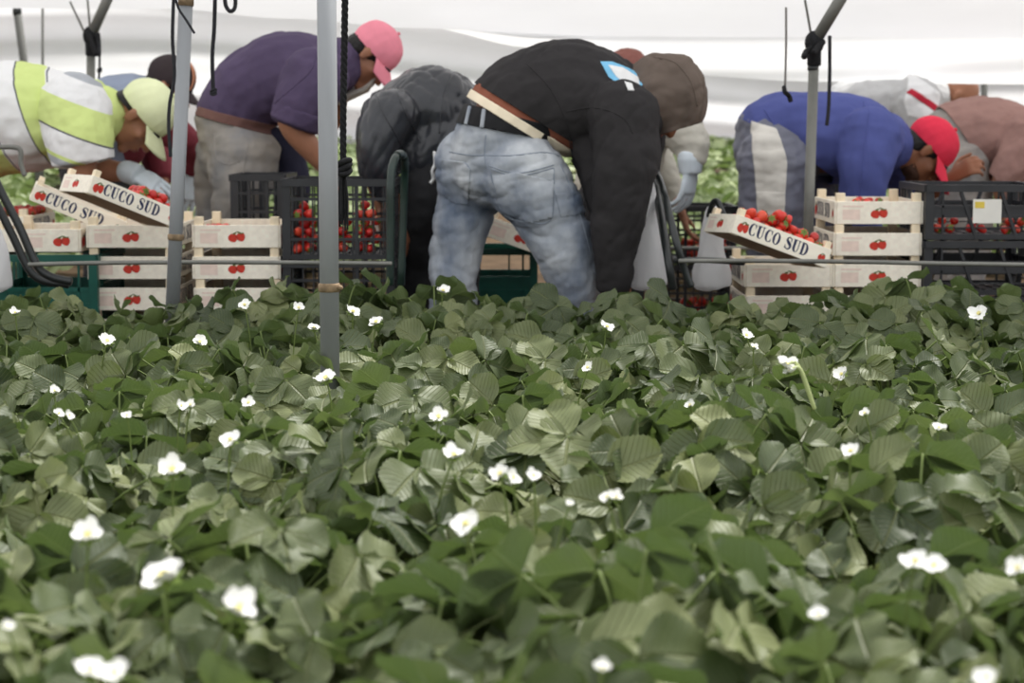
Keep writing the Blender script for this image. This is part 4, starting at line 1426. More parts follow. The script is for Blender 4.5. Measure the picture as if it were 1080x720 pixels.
# ================================================================== 1. blue jeans, black hoodie
Y = 5.97
e = person(540, Y, 'person bent double in faded blue jeans and black hoodie with the hood up')
torso = [(524, 172, .02, 50, 1.0), (531, 140, .02, 48, 1.05), (556, 112, .04, 54, 1.05), (598, 104, .06, 58, 1.08), (640, 112, .08, 50, 1.2), (668, 118, .08, 36, 1.3)]
ll = [(502, 175, .09, 46), (492, 215, .10, 35), (481, 262, .08, 30), (478, 310, .06, 27), (476, 370, .08, 25), (470, 440, .10, 22)]
rl = [(553, 185, -.06, 48), (580, 228, -.07, 39), (598, 268, -.07, 34), (608, 305, -.06, 30), (612, 370, -.02, 26), (608, 440, .02, 22)]
ra = [(658, 122, -.13, 36), (660, 165, -.17, 33), (655, 210, -.18, 29), (650, 250, -.17, 24), (647, 296, -.16, 17)]
la = [(668, 122, .26, 34), (668, 165, .30, 30), (664, 210, .30, 26), (660, 260, .28, 19), (660, 290, .26, 15)]
hd = Head(P(699, 107, Y + .08), wdir(.90, -.42), wdir(.42, .90), .92)
B = [L(Y, torso, -9), L(Y, ll, -9), L(Y, rl, -9), L(Y, [p[:3] + (p[3] * .55,) for p in ra]), L(Y, [p[:3] + (p[3] * .55,) for p in la])]
B += hd.shapes() + [hd.neck(P(672, 112, Y + .08))]
B += hand(P(647, 306, Y - .16), wdir(.05, 1), (0, 1, 0), 1, .5) + hand(P(660, 300, Y + .26), wdir(.05, 1), (0, -1, 0), 1, .5, thumb=-1)
body = union('body', B, V, MT['skin_dark'], e)
hd.face(body)
jw = P(518, 136, Y); jn = wdir(-17, 89)                       # top edge of the jeans
WJ = [(.006, (5, 5, 9)), (.009, (5, 4, 10), .7), (.0035, (9, 8, 17), -.9), (.002, (40, 40, 60))]
jeans = union('jeans', [L(Y, torso[:3], 2), L(Y, ll, 0), L(Y, rl, 0)], .0065, MT['denim'], e, [(jw, jn)], 6, WJ, .004, 3)
patch('back_pocket', jeans, [(517, 173), (545, 180), (583, 172), (581, 226), (560, 232), (530, 222)], Y, .004, MT['denim'], jeans)
patch('back_pocket', jeans, [(467, 168), (490, 170), (497, 178), (494, 216), (478, 214), (466, 205)], Y, .004, MT['denim'], jeans)
patch('side_pocket', jeans, [(584, 202), (612, 200), (620, 222), (590, 226)], Y, .003, MT['denim'], jeans)
seam('stitching', jeans, [[(513, 142), (512, 165), (520, 190), (528, 212), (531, 230)], [(474, 160), (495, 163), (513, 163), (540, 163), (575, 160), (598, 168)], [(517, 174), (545, 181), (583, 173)], [(519, 177), (545, 184), (582, 176)], [(517, 176), (530, 222), (560, 232), (581, 226), (583, 176)], [(467, 169), (490, 171), (497, 179)], [(590, 172), (604, 205), (616, 245), (626, 285), (630, 300)]], Y, .0022, MT['denim_dark'], jeans)
# belt, two belt loops
belt = union('belt', [L(Y, torso[:3], 3.5)], .006, MT['belt'], e, [(jw, -jn), (P(521, 117, Y), wdir(-24, 89))], 5, None, .004)
for a, b_ in (((496, 113), (491, 136)), ((511, 116), (508, 139))):
    sm = seam('belt_loop', belt, [[a, ((a[0] + b_[0]) / 2, (a[1] + b_[1]) / 2), b_]], Y, .0075, MT['denim'], jeans)
hn = wdir(70, -114).normalized() * 1.0
hp = P(541, 131, Y) + hn * .047
union('undershirt', [L(Y, torso[:4], 2.5)], .006, MT['rust_cloth'], e, [(hp - hn * .030, hn), (hp + hn * .006, -hn)], 5, (.002, (20, 20, 20)), .004)
union('shirt_hem', [L(Y, torso[:4], 4.5)], .006, MT['cream'], e, [(hp - hn * .050, hn), (hp - hn * .022, -hn)], 5, (.002, (14, 14, 14)), .004)
WH = [(.008, (6, 6, 9)), (.005, (8, 6, 5), .4), (.004, (14, 10, 9), -.5), (.0016, (45, 45, 45))]
hood_t = [L(Y, [(612, 130, .02, 30), (628, 158, -.02, 30), (638, 190, -.08, 26), (645, 225, -.12, 20)]), L(Y, torso[1:], 5), L(Y, ra, 3), L(Y, la, 2), L(Y, [(640, 112, .08, 46, 1.25), (664, 106, .08, 40, 1.1), (684, 103, .08, 30, 1.1)])]
hoodie = union('hoodie', hood_t, .0065, MT['hoodie'], e, [(hp, hn)], 6, WH, .005, 5, lambda c: c.x < PX(601, Y))
seam('stitching', hoodie, [[(555, 68), (580, 95), (596, 130), (603, 165)], [(596, 118), (625, 114), (652, 124), (662, 140)], [(484, 98), (510, 96), (545, 116), (580, 148), (600, 170)]], Y, .0022, MT['hoodie'], hoodie)
pb = patch('printed_logo', hoodie, [(632, 66), (645, 66), (672, 76), (681, 86), (671, 96), (656, 94), (640, 82)], Y, .0025, MT['logo_blue'], hoodie)
patch('white_print', hoodie, [(640, 70), (655, 72), (672, 82), (673, 90), (660, 92), (648, 82)], Y, .004, MT['white_cloth'], pb)
patch('white_print', hoodie, [(655, 88), (662, 90), (664, 97), (658, 97)], Y, .004, MT['white_cloth'], pb)
hs = [L(Y, [(664, 112, .08, 34, 1.15), (686, 103, .08, 40, 1.05), (704, 98, .08, 40, .95)], 0),
      L(Y, [(692, 76, .08, 20, 1.3), (706, 78, .08, 22, 1.5), (718, 80, .08, 20, 1.4)], 0),
      L(Y, [(716, 76, .08, 20, 1.5), (724, 94, .08, 22, 1.7), (727, 114, .08, 19, 1.7), (722, 130, .08, 18, 1.6)], 0),
      L(Y, [(700, 108, .08, 36, 1.0), (708, 118, .08, 30, 1.1), (706, 136, .08, 22, 1.2)], 0), L(Y, [(680, 96, .08, 34), (690, 84, .08, 28, 1.2)], 0)]
hood = union('hood', hs, .0065, MT['hood'], e, [(P(722, 134, Y + .08), wdir(-14, -49))], 4, [(.005, (9, 9, 9)), (.005, (8, 8, 8), .8), (.004, (16, 16, 16), -.5)], .006, 4)
seam('stitching', hood, [[(690, 60), (712, 66), (728, 86), (735, 112)], [(742, 84), (743, 100), (738, 126)], [(668, 84), (684, 100), (692, 122), (694, 138)]], Y, .0026, MT['hood'], hood)
boots(e, Y, [(472, .1, .16), (606, .02, .17)])

# ================================================================== 2. purple shirt, pink cap
Y = 7.1
e = person(250, Y, 'person in a purple shirt, pink cap and worn grey trousers bending over the black crates')
torso = [(252, 160, 0, 42, 1.0), (245, 130, 0, 37, 1.1), (262, 101, 0, 41, 1.2), (296, 82, 0, 45, 1.25), (330, 76, 0, 41, 1.35), (354, 70, 0, 28, 1.4)]
nl = [(257, 165, -.09, 38), (254, 205, -.11, 31), (248, 245, -.09, 25), (246, 300, -.08, 22), (238, 380, -.06, 19), (234, 408, -.05, 17)]
fl = [(240, 165, .09, 34), (230, 205, .11, 24), (227, 245, .10, 20), (226, 300, .09, 19), (222, 380, .08, 17), (220, 408, .08, 16)]
na = [(332, 84, -.2, 30), (318, 108, -.24, 25), (310, 130, -.25, 19), (328, 158, -.24, 14), (350, 184, -.22, 9.5)]
fa = [(345, 85, .2, 26), (340, 112, .22, 20), (342, 132, .2, 15), (355, 122, .1, 11), (360, 106, .04, 8.5)]
hd = Head(P(389, 58, Y), wdir(.86, -.5), wdir(.5, .86), .92)
B = [L(Y, torso, -9), L(Y, nl, -9), L(Y, fl, -9), L(Y, na, -2), L(Y, fa, -2)] + hd.shapes() + [hd.neck(P(352, 70, Y))]
B += hand(P(353, 188, Y - .22), wdir(.5, .9), (0, 1, 0), .95, .5) + hand(P(362, 103, Y + .03), wdir(.9, -.35), (0, -1, 0), .95, .5, thumb=-1)
body = union('body', B, V, MT['skin'], e)
hd.face(body); hd.hair(body, -.035, .045)
hd.cap(body, 'pink', .078, .35)
tn = wdir(-62, 16).normalized(); tn = wdir(-16, 62)
tp = P(250, 132, Y)
trs = union('trousers', [L(Y, torso[:2], 1), L(Y, nl), L(Y, fl)], V, MT['grey_trousers'], e, [(tp, tn)], 6, [(.010, (7, 7, 11)), (.005, (18, 18, 26))], .004, 2)
seam('stitching', trs, [[(232, 140), (236, 165), (250, 172), (262, 168)], [(270, 150), (262, 200), (256, 240)]], Y, .0025, MT['grey_trousers'], trs)
union('belt', [L(Y, torso[:3], 3)], .006, MT['brown_belt'], e, [(tp + wdir(16, -62).normalized() * .0, -tn), (tp - tn.normalized() * .034, tn)], 5, None, .004)
sh = union('shirt', [L(Y, torso[1:], 2), L(Y, na[:3], 6, cap=(1, .2)), L(Y, fa[:3], 3, cap=(1, .2)), L(Y, [(340, 73, 0, 30, 1.2), (362, 66, 0, 22, 1.1)], 2)], V, MT['purple'], e, [(tp - tn.normalized() * .026, -tn)], 6, [(.009, (8, 8, 8)), (.004, (20, 20, 20))], .004, 7, lambda c: c.x < PX(296, Y))
seam('stitching', sh, [[(345, 50), (338, 75), (322, 92), (300, 110)]], Y, .003, MT['purple'], sh)
union('rolled_cuff', [L(Y, [(316, 116, -.25, 25), (310, 131, -.25, 24)], 3, cap=.15)], .006, MT['purple'], sh, (), 4, (.003, (30, 30, 30)))
union('apron', [L(Y, [(288, 145, .02, 14, 1.6), (300, 165, .02, 20, 1.2), (308, 190, .02, 20, 1.0), (306, 225, .02, 19, 1.0), (300, 300, .02, 18, 1.0)])], .008, MT['navy'], e, (), 5, (.008, (12, 12, 10)))
union('glove', hand(P(362, 103, Y + .03), wdir(.9, -.35), (0, -1, 0), 1.12, .5, thumb=-1), .004, MT['glove_beige'], e, (), 2)
boots(e, Y, [(236, -.05, .16), (221, .08, .16)])

# ================================================================== 3. black leather jacket
Y = 6.46
e = person(455, Y, 'person in a black leather jacket bent away, mostly hidden behind the blue jeans')
torso = [(478, 160, .05, 46, 1.0), (474, 132, .05, 48, 1.1), (452, 118, .02, 50, 1.15), (430, 122, .0, 40, 1.25), (416, 130, .0, 32, 1.2)]
nl = [(462, 178, -.05, 38), (448, 215, -.10, 28), (442, 255, -.06, 24), (440, 300, -.04, 20), (446, 380, .0, 18), (450, 430, .02, 16)]
fl = [(490, 178, .12, 38), (486, 220, .10, 28), (484, 300, .10, 22), (486, 380, .1, 18), (488, 430, .1, 16)]
na = [(414, 122, -.16, 28), (402, 145, -.19, 24), (400, 175, -.19, 20), (412, 205, -.16, 15), (420, 225, -.13, 10)]
fa = [(410, 122, .16, 28), (398, 150, .17, 22), (396, 185, .16, 17), (402, 225, .12, 10)]
hd = Head(P(406, 158, Y + .22), wdir(-.5, .85, .1), wdir(-.75, -.4, .6), .88)
B = [L(Y, torso, -9), L(Y, nl, -9), L(Y, fl, -9), L(Y, na, -5), L(Y, fa, -5)] + hd.shapes() + [hd.neck(P(424, 132, Y + .08))]
B += hand(P(422, 230, Y - .13), wdir(.3, 1), (0, 1, 0), .95, .5) + hand(P(403, 230, Y + .12), wdir(.1, 1), (0, -1, 0), .95, .5, thumb=-1)
body = union('body', B, V, MT['skin_dark'], e)
hd.face(body); hd.hair(body)
jk = union('jacket', [L(Y, torso, 1), L(Y, na[:4], 2, cap=(1, .3)), L(Y, fa[:3], 2, cap=(1, .3)), L(Y, [(476, 150, -.04, 44, 1.0), (450, 160, -.08, 36, .9), (444, 182, -.08, 26, 1.0)], 0, cap=(1, .3))], V, MT['leather'], e, (), 6, [(.007, (8, 8, 5)), (.006, (12, 10, 4), .3), (.004, (20, 18, 6), -.4)], 0, 9)
seam('stitching', jk, [[(400, 100), (410, 120), (424, 145), (436, 175)], [(420, 92), (432, 120), (446, 150)], [(480, 75), (470, 100), (465, 140)]], Y, .0032, MT['leather'], jk)
union('trousers', [L(Y, torso[:1], 0), L(Y, nl), L(Y, fl)], V, MT['black_trousers'], e, (), 6, [(.010, (8, 8, 12)), (.004, (22, 22, 26))], 0, 4)
MB().add(tube([P(458, 160, Y - .24), P(459, 172, Y - .25), P(456, 180, Y - .25), P(457, 188, Y - .24), P(454, 193, Y - .24)], .0055, 7, 4)).build('white_cord', MT['white_cloth'], jk, True)
boots(e, Y, [(449, .02, -.15), (488, .1, -.15)])

# ================================================================== 4. pale sleeve, reddish knit hat
Y = 7.3
e = person(655, Y, 'person with a reddish knitted hat and pale beige sleeve behind the black hoodie')
torso = [(648, 205, .0, 42, 1.1), (655, 165, 0, 44, 1.2), (668, 130, 0, 42, 1.3), (678, 112, 0, 32, 1.4)]
nl = [(640, 215, -.09, 34), (636, 280, -.1, 26), (640, 340, -.09, 20), (636, 398, -.08, 16)]
fl = [(655, 215, .09, 34), (655, 280, .1, 26), (658, 340, .09, 20), (655, 398, .08, 16)]
na = [(700, 122, -.12, 26), (722, 140, -.16, 20), (730, 158, -.18, 16), (729, 172, -.2, 12)]
fa = [(672, 124, .2, 26), (690, 165, .22, 19), (708, 200, .14, 13), (716, 215, .1, 10)]
hd = Head(P(663, 88, Y - .02), wdir(.1, -.98), wdir(.8, .25, .55), .9)
B = [L(Y, torso, -9), L(Y, nl, -9), L(Y, fl, -9), L(Y, na, -4), L(Y, fa, -4)] + hd.shapes() + [hd.neck(P(672, 118, Y))]
gh = hand(P(728, 176, Y - .2), wdir(-.08, 1), (.6, .8, 0), 1.12, .42, .05)
B += hand(P(728, 176, Y - .2), wdir(-.08, 1), (.6, .8, 0), 1.0, .42, .05) + hand(P(718, 220, Y + .1), wdir(.3, 1), (0, -1, 0), .95, .4, thumb=-1)
body = union('body', B, V, MT['skin'], e)
hd.face(body)
union('knitted_hat', [hd.e((0, -.012, .05), (.088, .108, .098))], .006, MT['knit'], body, [(hd.w((0, 0, .01)), hd.m @ Vector((0, -.05, 1)))], 3, (.003, (50, 50, 50)), .004)
union('sweater', [L(Y, torso, 1), L(Y, na, 2, cap=(1, .3)), L(Y, fa, 1, cap=(1, .3))], V, MT['beige'], e, (), 6, [(.009, (9, 9, 12)), (.005, (26, 26, 34))], 0, 6)
union('glove', gh + [L(Y, [(728, 168, -.2, 14), (728, 182, -.2, 12)], 0, cap=(1, .2))], .0042, MT['glove'], e, (), 2)
union('trousers', [L(Y, torso[:1], 2), L(Y, nl), L(Y, fl)], V, MT['black_trousers'], e, (), 6, (.008, (9, 9, 12)))
boots(e, Y, [(637, -.08, .16), (655, .08, .16)])

# ================================================================== 5. blue sweatshirt, red cap
Y = 7.05
e = person(830, Y, 'person in a blue sweatshirt, red cap and grey track trousers with a pale side stripe')
torso = [(822, 165, 0, 44, 1.0), (816, 146, 0, 42, 1.1), (838, 142, 0, 44, 1.2), (880, 146, 0, 46, 1.25), (914, 148, 0, 40, 1.35), (932, 150, 0, 30, 1.4)]
nl = [(818, 172, -.1, 43), (815, 212, -.12, 36), (815, 250, -.11, 31), (818, 300, -.09, 25), (812, 370, -.07, 21), (806, 410, -.06, 18)]
fl = [(842, 172, .1, 38), (850, 212, .12, 30), (852, 250, .11, 26), (852, 300, .1, 22), (846, 370, .08, 19), (842, 410, .08, 17)]
na = [(918, 148, -.19, 33), (914, 175, -.23, 27), (912, 205, -.24, 21), (914, 235, -.22, 13), (918, 255, -.2, 10)]
fa = [(930, 152, .2, 28), (955, 188, .24, 18), (985, 200, .2, 12), (1002, 190, .12, 9.5)]
hd = Head(P(974, 160, Y), wdir(.86, -.5), wdir(.5, .86), .96)
B = [L(Y, torso, -9), L(Y, nl, -9), L(Y, fl, -9), L(Y, na, -4), L(Y, fa, -2)] + hd.shapes() + [hd.neck(P(930, 151, Y), .062, .072)]
B += hand(P(919, 260, Y - .2), wdir(.15, 1), (0, 1, 0), .95, .4) + hand(P(1004, 187, Y + .10), wdir(.4, -.3, -.2), (.5, 0, .8), .95, .8, thumb=1)
body = union('body', B, V, MT['skin_dark'], e)
hd.face(body); hd.hair(body, -.03, .04); hd.beard(body)
hd.cap(body, 'red', .098, .3)
hn_ = wdir(50, -78).normalized(); hq = P(818, 150, Y)
trs = union('track_trousers', [L(Y, torso[:3], 1), L(Y, nl), L(Y, fl)], V, MT['track'], e, [(hq + hn_ * .05, -hn_)], 6, [(.010, (7, 7, 13)), (.005, (20, 20, 32))], 0, 3)
patch('side_stripe', trs, [(789, 128), (812, 136), (820, 170), (818, 200), (790, 200), (787, 160)], Y, .004, MT['track_stripe'], trs)
patch('side_stripe', trs, [(790, 200), (818, 200), (817, 262), (793, 262)], Y, .004, MT['track_stripe'], trs)
patch('painted_shade', trs, [(850, 185), (893, 185), (893, 300), (842, 300), (846, 230)], Y, .003, MT['track_dark'], trs)  # shadow on the trousers, painted as a darker navy patch
sh = union('sweatshirt', [L(Y, torso[1:], 2), L(Y, [(822, 150, 0, 43, 1.05), (850, 150, 0, 45, 1.2)], 2), L(Y, na, 3, cap=(1, .2)), L(Y, fa[:3], 2, cap=(1, .2)), L(Y, [(915, 150, 0, 34, 1.2), (933, 152, 0, 27, 1.1)], 1)], V, MT['blue'], e, [(hq, hn_)], 6, [(.010, (7, 7, 7)), (.004, (17, 17, 17))], .004, 8, lambda c: c.x < PX(872, Y))
seam('stitching', sh, [[(905, 108), (898, 140), (892, 175), (890, 205)], [(802, 116), (815, 140), (834, 178)]], Y, .003, MT['blue'], sh)
boots(e, Y, [(807, -.06, .17), (843, .08, .17)])

# ================================================================== 6. striped polo, pale yellow cap
Y = 6.98
e = person(-60, Y, 'person in a lime and white striped polo shirt and pale yellow cap, reaching down')
torso = [(-70, 172, 0, 48, 1.0), (-40, 142, 0, 52, 1.1), (0, 126, 0, 57, 1.2), (40, 124, 0, 54, 1.25), (80, 124, 0, 43, 1.35), (104, 122, 0, 30, 1.4)]
nl = [(-70, 180, -.1, 40), (-66, 260, -.11, 32), (-62, 310, -.1, 26), (-70, 380, -.08, 20), (-74, 412, -.08, 17)]
fl = [(-70, 180, .1, 40), (-60, 260, .11, 32), (-56, 310, .1, 26), (-62, 380, .08, 20), (-66, 412, .08, 17)]
na = [(84, 122, -.2, 32), (86, 150, -.24, 22), (86, 180, -.25, 15), (88, 210, -.22, 12.5), (96, 240, -.18, 9)]
fa = [(92, 128, .2, 28), (88, 158, .22, 18), (92, 178, .18, 14), (116, 180, .08, 12), (137, 182, .02, 9.5)]
hd = Head(P(145, 123, Y), wdir(.9, -.43), wdir(.43, .9), 1.04)
B = [L(Y, torso, -9), L(Y, nl, -9), L(Y, fl, -9), L(Y, na), L(Y, fa)] + hd.shapes() + [hd.neck(P(108, 121, Y), .058, .068)]
gl = hand(P(140, 183, Y + .02), wdir(.9, .42, -.1), (0, .85, .5), 1.12, .42, .07, thumb=1)
B += hand(P(140, 183, Y + .02), wdir(.9, .42, -.1), (0, .85, .5), 1.0, .42, .07, thumb=1) + hand(P(97, 244, Y - .18), wdir(.2, 1), (0, 1, 0), .95, .4)
body = union('body', B, V, MT['skin'], e)
hd.face(body); hd.hair(body, .0, .0)
hd.cap(body, 'pale_yellow', .085, .15, wide=.85)
lime, white, dark = srgb(212, 228, 146), srgb(236, 236, 236), srgb(82, 84, 96)
org = origin(e)
d1 = Vector((.946, 0, .324)); d2 = Vector((.355, 0, .935))
stops = [(0, dark), (.022, lime), (.46, white), (.475, dark), (.495, white)]
MT['polo'] = stripe_mat('striped_polo', d1, d1.dot(P(20, 67, Y) - org), .222, stops)
MT['polo_sleeve'] = stripe_mat('striped_sleeve', d2, d2.dot(P(73, 140, Y - .25) - org), .30, [(0, dark), (.018, lime), (.36, white), (.62, srgb(176, 180, 186)), (.70, lime), (.745, white)])
lw = [(.010, (8, 8, 7)), (.004, (20, 20, 18))]
shirt = union('polo_shirt', [L(Y, torso[1:], 2), L(Y, [(80, 120, -.12, 36, 1.1), (85, 136, -.21, 32, 1.0)], 2), L(Y, [(92, 122, 0, 34, 1.2), (105, 120, 0, 27, 1.1)], 1, cap=(1, .2)), L(Y, fa[:2], 5, cap=(1, .2))], V, MT['polo'], e, (), 6, lw, 0, 5)
union('sleeve', [L(Y, [(78, 116, -.17, 36), (84, 146, -.24, 32), (88, 172, -.25, 29)], 4, cap=(1, .12))], .006, MT['polo_sleeve'], shirt, [(P(86, 176, Y - .25), wdir(-.3, -1))], 5, [(.006, (12, 12, 10)), (.003, (28, 28, 28))], .004, 2)
MT['lime'] = cloth('lime_collar', (212, 228, 146), bump=.12)
union('collar', [L(Y, [(98, 121, 0, 39, 1.15), (112, 119, 0, 34, 1.12)], 1, cap=.1)], .006, MT['lime'], shirt, [(P(113, 118, Y), wdir(-1, .1)), (P(102, 118, Y), wdir(1, -.1))], 4, (.004, (16, 16, 16)), .004)
union('trousers', [L(Y, torso[:2], 2), L(Y, nl), L(Y, fl)], V, MT['track_dark'], e, [(P(-36, 140, Y), wdir(-1, .8))], 6, (.009, (8, 8, 12)))
union('glove', gl + [L(Y, [(134, 181, .03, 12), (146, 185, .01, 12)], 0, cap=(1, .2))], .0042, MT['glove'], e, (), 2)
boots(e, Y, [(-73, -.08, .17), (-65, .08, .17)])

# ================================================================== 7. dark cap with orange piping
Y = 7.85
e = person(110, Y, 'person in a dark cap with orange piping and pale gloves, behind the striped polo')
torso = [(100, 180, 0, 38, 1.1), (104, 150, 0, 40, 1.2), (120, 122, 0, 41, 1.3), (142, 110, 0, 32, 1.4)]
nl = [(98, 190, -.09, 34), (112, 250, -.1, 26), (106, 320, -.09, 20), (100, 370, -.08, 16)]
fl = [(104, 190, .09, 32), (122, 250, .1, 25), (116, 320, .09, 20), (110, 370, .08, 16)]
na = [(150, 116, -.19, 25), (182, 138, -.2, 16), (204, 158, -.12, 12), (204, 180, -.05, 9)]
fa = [(150, 116, .19, 25), (160, 150, .22, 16), (166, 172, .16, 13), (172, 190, .1, 9)]
hd = Head(P(177, 92, Y), wdir(.55, -.83), wdir(.83, .55), .92)
B = [L(Y, torso, -9), L(Y, nl, -9), L(Y, fl, -9), L(Y, na, -3), L(Y, fa, -2)] + hd.shapes() + [hd.neck(P(144, 112, Y))]
g2 = hand(P(203, 186, Y - .05), wdir(-.1, 1), (.8, .5, 0), 1.1, .35, .08)
B += hand(P(203, 186, Y - .05), wdir(-.1, 1), (.8, .5, 0), .98, .35, .08) + hand(P(173, 194, Y + .1), wdir(.1, 1), (0, -1, 0), .95, .5, thumb=-1)
body = union('body', B, V, MT['skin'], e)
hd.face(body); hd.hair(body)
cp = hd.cap(body, 'dark_cap', .07, .3)
pip = []
for q in (-1,):
    pts = [hd.w((.0881 * math.sin(a) * math.cos(b_) * 1.0, -.010 + .1085 * math.sin(a) * math.sin(b_), .050 + .0985 * math.cos(a))) for a, b_ in [(R(92 - t * 9.2), R(110)) for t in range(11)] ]
    pip.append(tube(pts, .0045, 7, 2))
    pts = [hd.w((-.0881 * math.sin(a) * math.cos(b_), -.010 + .1085 * math.sin(a) * math.sin(b_), .050 + .0985 * math.cos(a))) for a, b_ in [(R(92 - t * 9.2), R(110)) for t in range(11)]]
    pip.append(tube(pts, .0045, 7, 2))
mb = MB()
for t_ in pip: mb.add(t_)
mb.build('orange_piping', MT['orange'], cp, True)
union('shirt', [L(Y, torso, 1), L(Y, [(140, 112, 0, 30, 1.3), (158, 104, 0, 19, 1.1)], 0)], V, MT['blue_grey'], e, [(P(104, 168, Y), wdir(.3, -1))], 5, (.008, (9, 9, 9)))
union('plaid_sleeves', [L(Y, na, 2, cap=(1, .2)), L(Y, fa, 3, cap=(1, .2)), L(Y, [(120, 140, 0, 38, 1.15), (128, 152, 0, 24, 1.2)], 3)], V, MT['maroon'], e, (), 5, (.006, (12, 12, 12)))
union('glove', g2, .0042, MT['glove'], e, (), 2)
union('trousers', [L(Y, torso[:2], 0), L(Y, nl), L(Y, fl)], V, MT['black_trousers'], e, [(P(104, 165, Y), wdir(-.3, 1))], 5, (.008, (9, 9, 12)))
boots(e, Y, [(101, -.08, .16), (111, .08, .16)])

# ================================================================== 8. brown shirt at the right
Y = 7.9
e = person(1020, Y, 'person in a brown shirt and grey trousers bent over behind the labelled black crate')
torso = [(1012, 168, 0, 34, 1.05), (1008, 146, 0, 36, 1.15), (1030, 142, 0, 38, 1.25), (1062, 146, 0, 36, 1.3), (1092, 150, 0, 30, 1.35), (1108, 152, 0, 22, 1.3)]
nl = [(1014, 174, -.09, 34), (1020, 215, -.1, 27), (1022, 260, -.09, 22), (1016, 340, -.07, 18), (1012, 368, -.06, 15)]
fl = [(1004, 174, .09, 32), (1004, 215, .1, 25), (1006, 260, .09, 21), (1002, 340, .07, 17), (998, 368, .06, 15)]
na = [(1084, 148, -.19, 28), (1070, 172, -.23, 18), (1058, 192, -.22, 14), (1060, 225, -.18, 9)]
fa = [(1092, 150, .19, 26), (1094, 180, .22, 18), (1086, 215, .18, 10)]
hd = Head(P(1132, 158, Y), wdir(.9, .1), wdir(.0, 1), .92)
B = [L(Y, torso, -9), L(Y, nl, -9), L(Y, fl, -9), L(Y, na, -2), L(Y, fa, -2)] + hd.shapes() + [hd.neck(P(1106, 152, Y))]
B += hand(P(1061, 230, Y - .18), wdir(.1, 1), (0, 1, 0), .95, .4) + hand(P(1085, 219, Y + .18), wdir(.1, 1), (0, -1, 0), .95, .4, thumb=-1)
body = union('body', B, V, MT['skin'], e)
hd.face(body); hd.hair(body)
sn = wdir(50, -26).normalized(); sp_ = P(1004, 132, Y)
sn = wdir(62, -38).normalized(); sp_ = P(1012, 152, Y)
union('shirt', [L(Y, torso[1:], 3), L(Y, na, 3, cap=(1, .2)), L(Y, fa, 2, cap=(1, .2)), L(Y, [(996, 134, -.03, 20, 1.4), (1020, 134, 0, 30, 1.2)], 2)], V, MT['brown'], e, [(sp_, sn)], 5, [(.009, (9, 9, 9)), (.004, (24, 24, 24))], .004, 1, lambda c: c.x < PX(1048, Y))
union('trousers', [L(Y, torso[:2], 1), L(Y, nl), L(Y, fl)], V, MT['grey_trousers'], e, [(sp_ + sn * .03, -sn)], 5, [(.009, (9, 9, 12)), (.005, (24, 24, 24))], 0, 6)
boots(e, Y, [(1013, -.06, .16), (999, .06, .16)])

# ================================================================== 9. grey sweater with the red stripe
Y = 8.75
e = person(930, Y, 'person in a grey sweater with a white shoulder and red stripe, behind the blue sweatshirt')
torso = [(892, 160, 0, 34, 1.05), (888, 136, 0, 36, 1.15), (908, 116, 0, 36, 1.25), (944, 108, 0, 34, 1.3), (972, 106, 0, 28, 1.35)]
nl = [(892, 165, -.09, 32), (896, 215, -.1, 25), (896, 280, -.09, 19), (890, 336, -.08, 15)]
fl = [(888, 165, .09, 32), (886, 215, .1, 25), (886, 280, .09, 19), (882, 336, .08, 15)]
na = [(966, 108, -.19, 25), (974, 140, -.22, 17), (978, 170, -.2, 13), (984, 200, -.16, 9)]
fa = [(974, 108, .19, 25), (990, 140, .22, 16), (1000, 180, .18, 10)]
hd = Head(P(1006, 102, Y), wdir(.86, -.5), wdir(.5, .86), .92)
B = [L(Y, torso, -9), L(Y, nl, -9), L(Y, fl, -9), L(Y, na, -3), L(Y, fa, -3)] + hd.shapes() + [hd.neck(P(974, 106, Y))]
B += hand(P(985, 204, Y - .16), wdir(.1, 1), (0, 1, 0), .95, .4) + hand(P(1001, 184, Y + .18), wdir(.1, 1), (0, -1, 0), .95, .4, thumb=-1)
body = union('body', B, V, MT['skin'], e)
hd.face(body)
sw = union('sweater', [L(Y, torso[1:], 2), L(Y, na, 3, cap=(1, .2)), L(Y, fa, 2, cap=(1, .2))], V, MT['grey'], e, (), 5, [(.008, (9, 9, 9)), (.004, (24, 24, 24))], 0, 3)
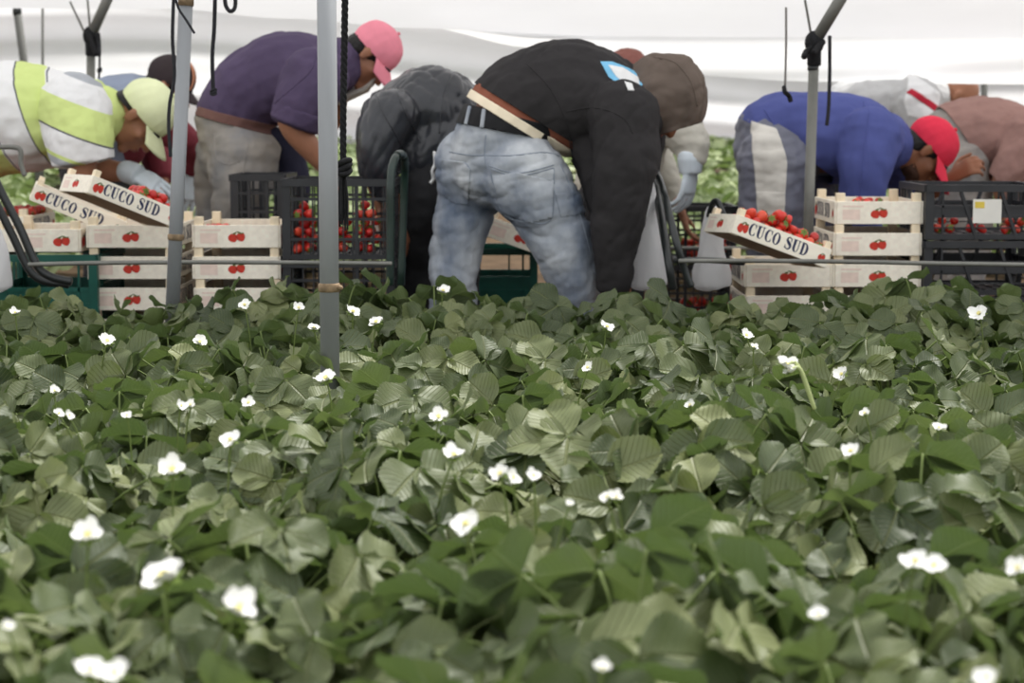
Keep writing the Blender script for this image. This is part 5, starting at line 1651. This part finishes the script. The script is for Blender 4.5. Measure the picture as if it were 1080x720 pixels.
pw = patch('white_panel', sw, [(949, 78), (978, 100), (972, 130), (944, 122), (940, 108)], Y, .004, MT['white_cloth'], sw)
patch('red_stripe', sw, [(943, 99), (948, 95), (975, 113), (972, 119)], Y, .007, MT['red_stripe'], pw)
union('collar', [L(Y, [(972, 106, 0, 26, 1.2), (986, 104, 0, 22, 1.15)], 2, cap=.1)], .006, MT['white_cloth'], sw, (), 4, (.005, (16, 16, 16)))
union('trousers', [L(Y, torso[:2], 0), L(Y, nl), L(Y, fl)], V, MT['black_trousers'], e, [(P(890, 150, Y), wdir(-.3, 1))], 5, (.008, (9, 9, 12)))
boots(e, Y, [(891, -.08, .16), (883, .08, .16)])
# ------------------------------------------------------------------ light
w = bpy.data.worlds.new('world'); SC.world = w; w.use_nodes = True
nt = w.node_tree
bg = nt.nodes['Background']
tc = nt.nodes.new('ShaderNodeTexCoord'); sp = nt.nodes.new('ShaderNodeSeparateXYZ')
nt.links.new(tc.outputs['Generated'], sp.inputs[0])
rp = ramp(nt, [(0, (.40, .41, .37)), (.47, (.78, .79, .78)), (.54, (.95, .96, .98)), (1, (1, 1, 1))])
mr = nt.nodes.new('ShaderNodeMapRange'); mr.inputs['From Min'].default_value = -1; mr.inputs['From Max'].default_value = 1
nt.links.new(sp.outputs['Z'], mr.inputs['Value']); nt.links.new(mr.outputs[0], rp.inputs['Fac'])
nt.links.new(rp.outputs[0], bg.inputs['Color'])
bg.inputs['Strength'].default_value = 1.08
sd_ = bpy.data.lights.new('sun', 'SUN'); sd_.energy = 3.8; sd_.angle = R(14); sd_.color = (1, .97, .92)
so = bpy.data.objects.new('sun', sd_); COL.objects.link(so)
so.rotation_euler = Vector((.32, .45, 1)).to_track_quat('Z', 'Y').to_euler()
SC.view_settings.view_transform = 'Standard'
SC.view_settings.look = 'None'
SC.view_settings.gamma = 1
SC.view_settings.exposure = 0.25
SC.view_settings.use_curve_mapping = False
SC.cycles.use_denoising = True
SC.cycles.max_bounces = 8
SC.cycles.transparent_max_bounces = 8
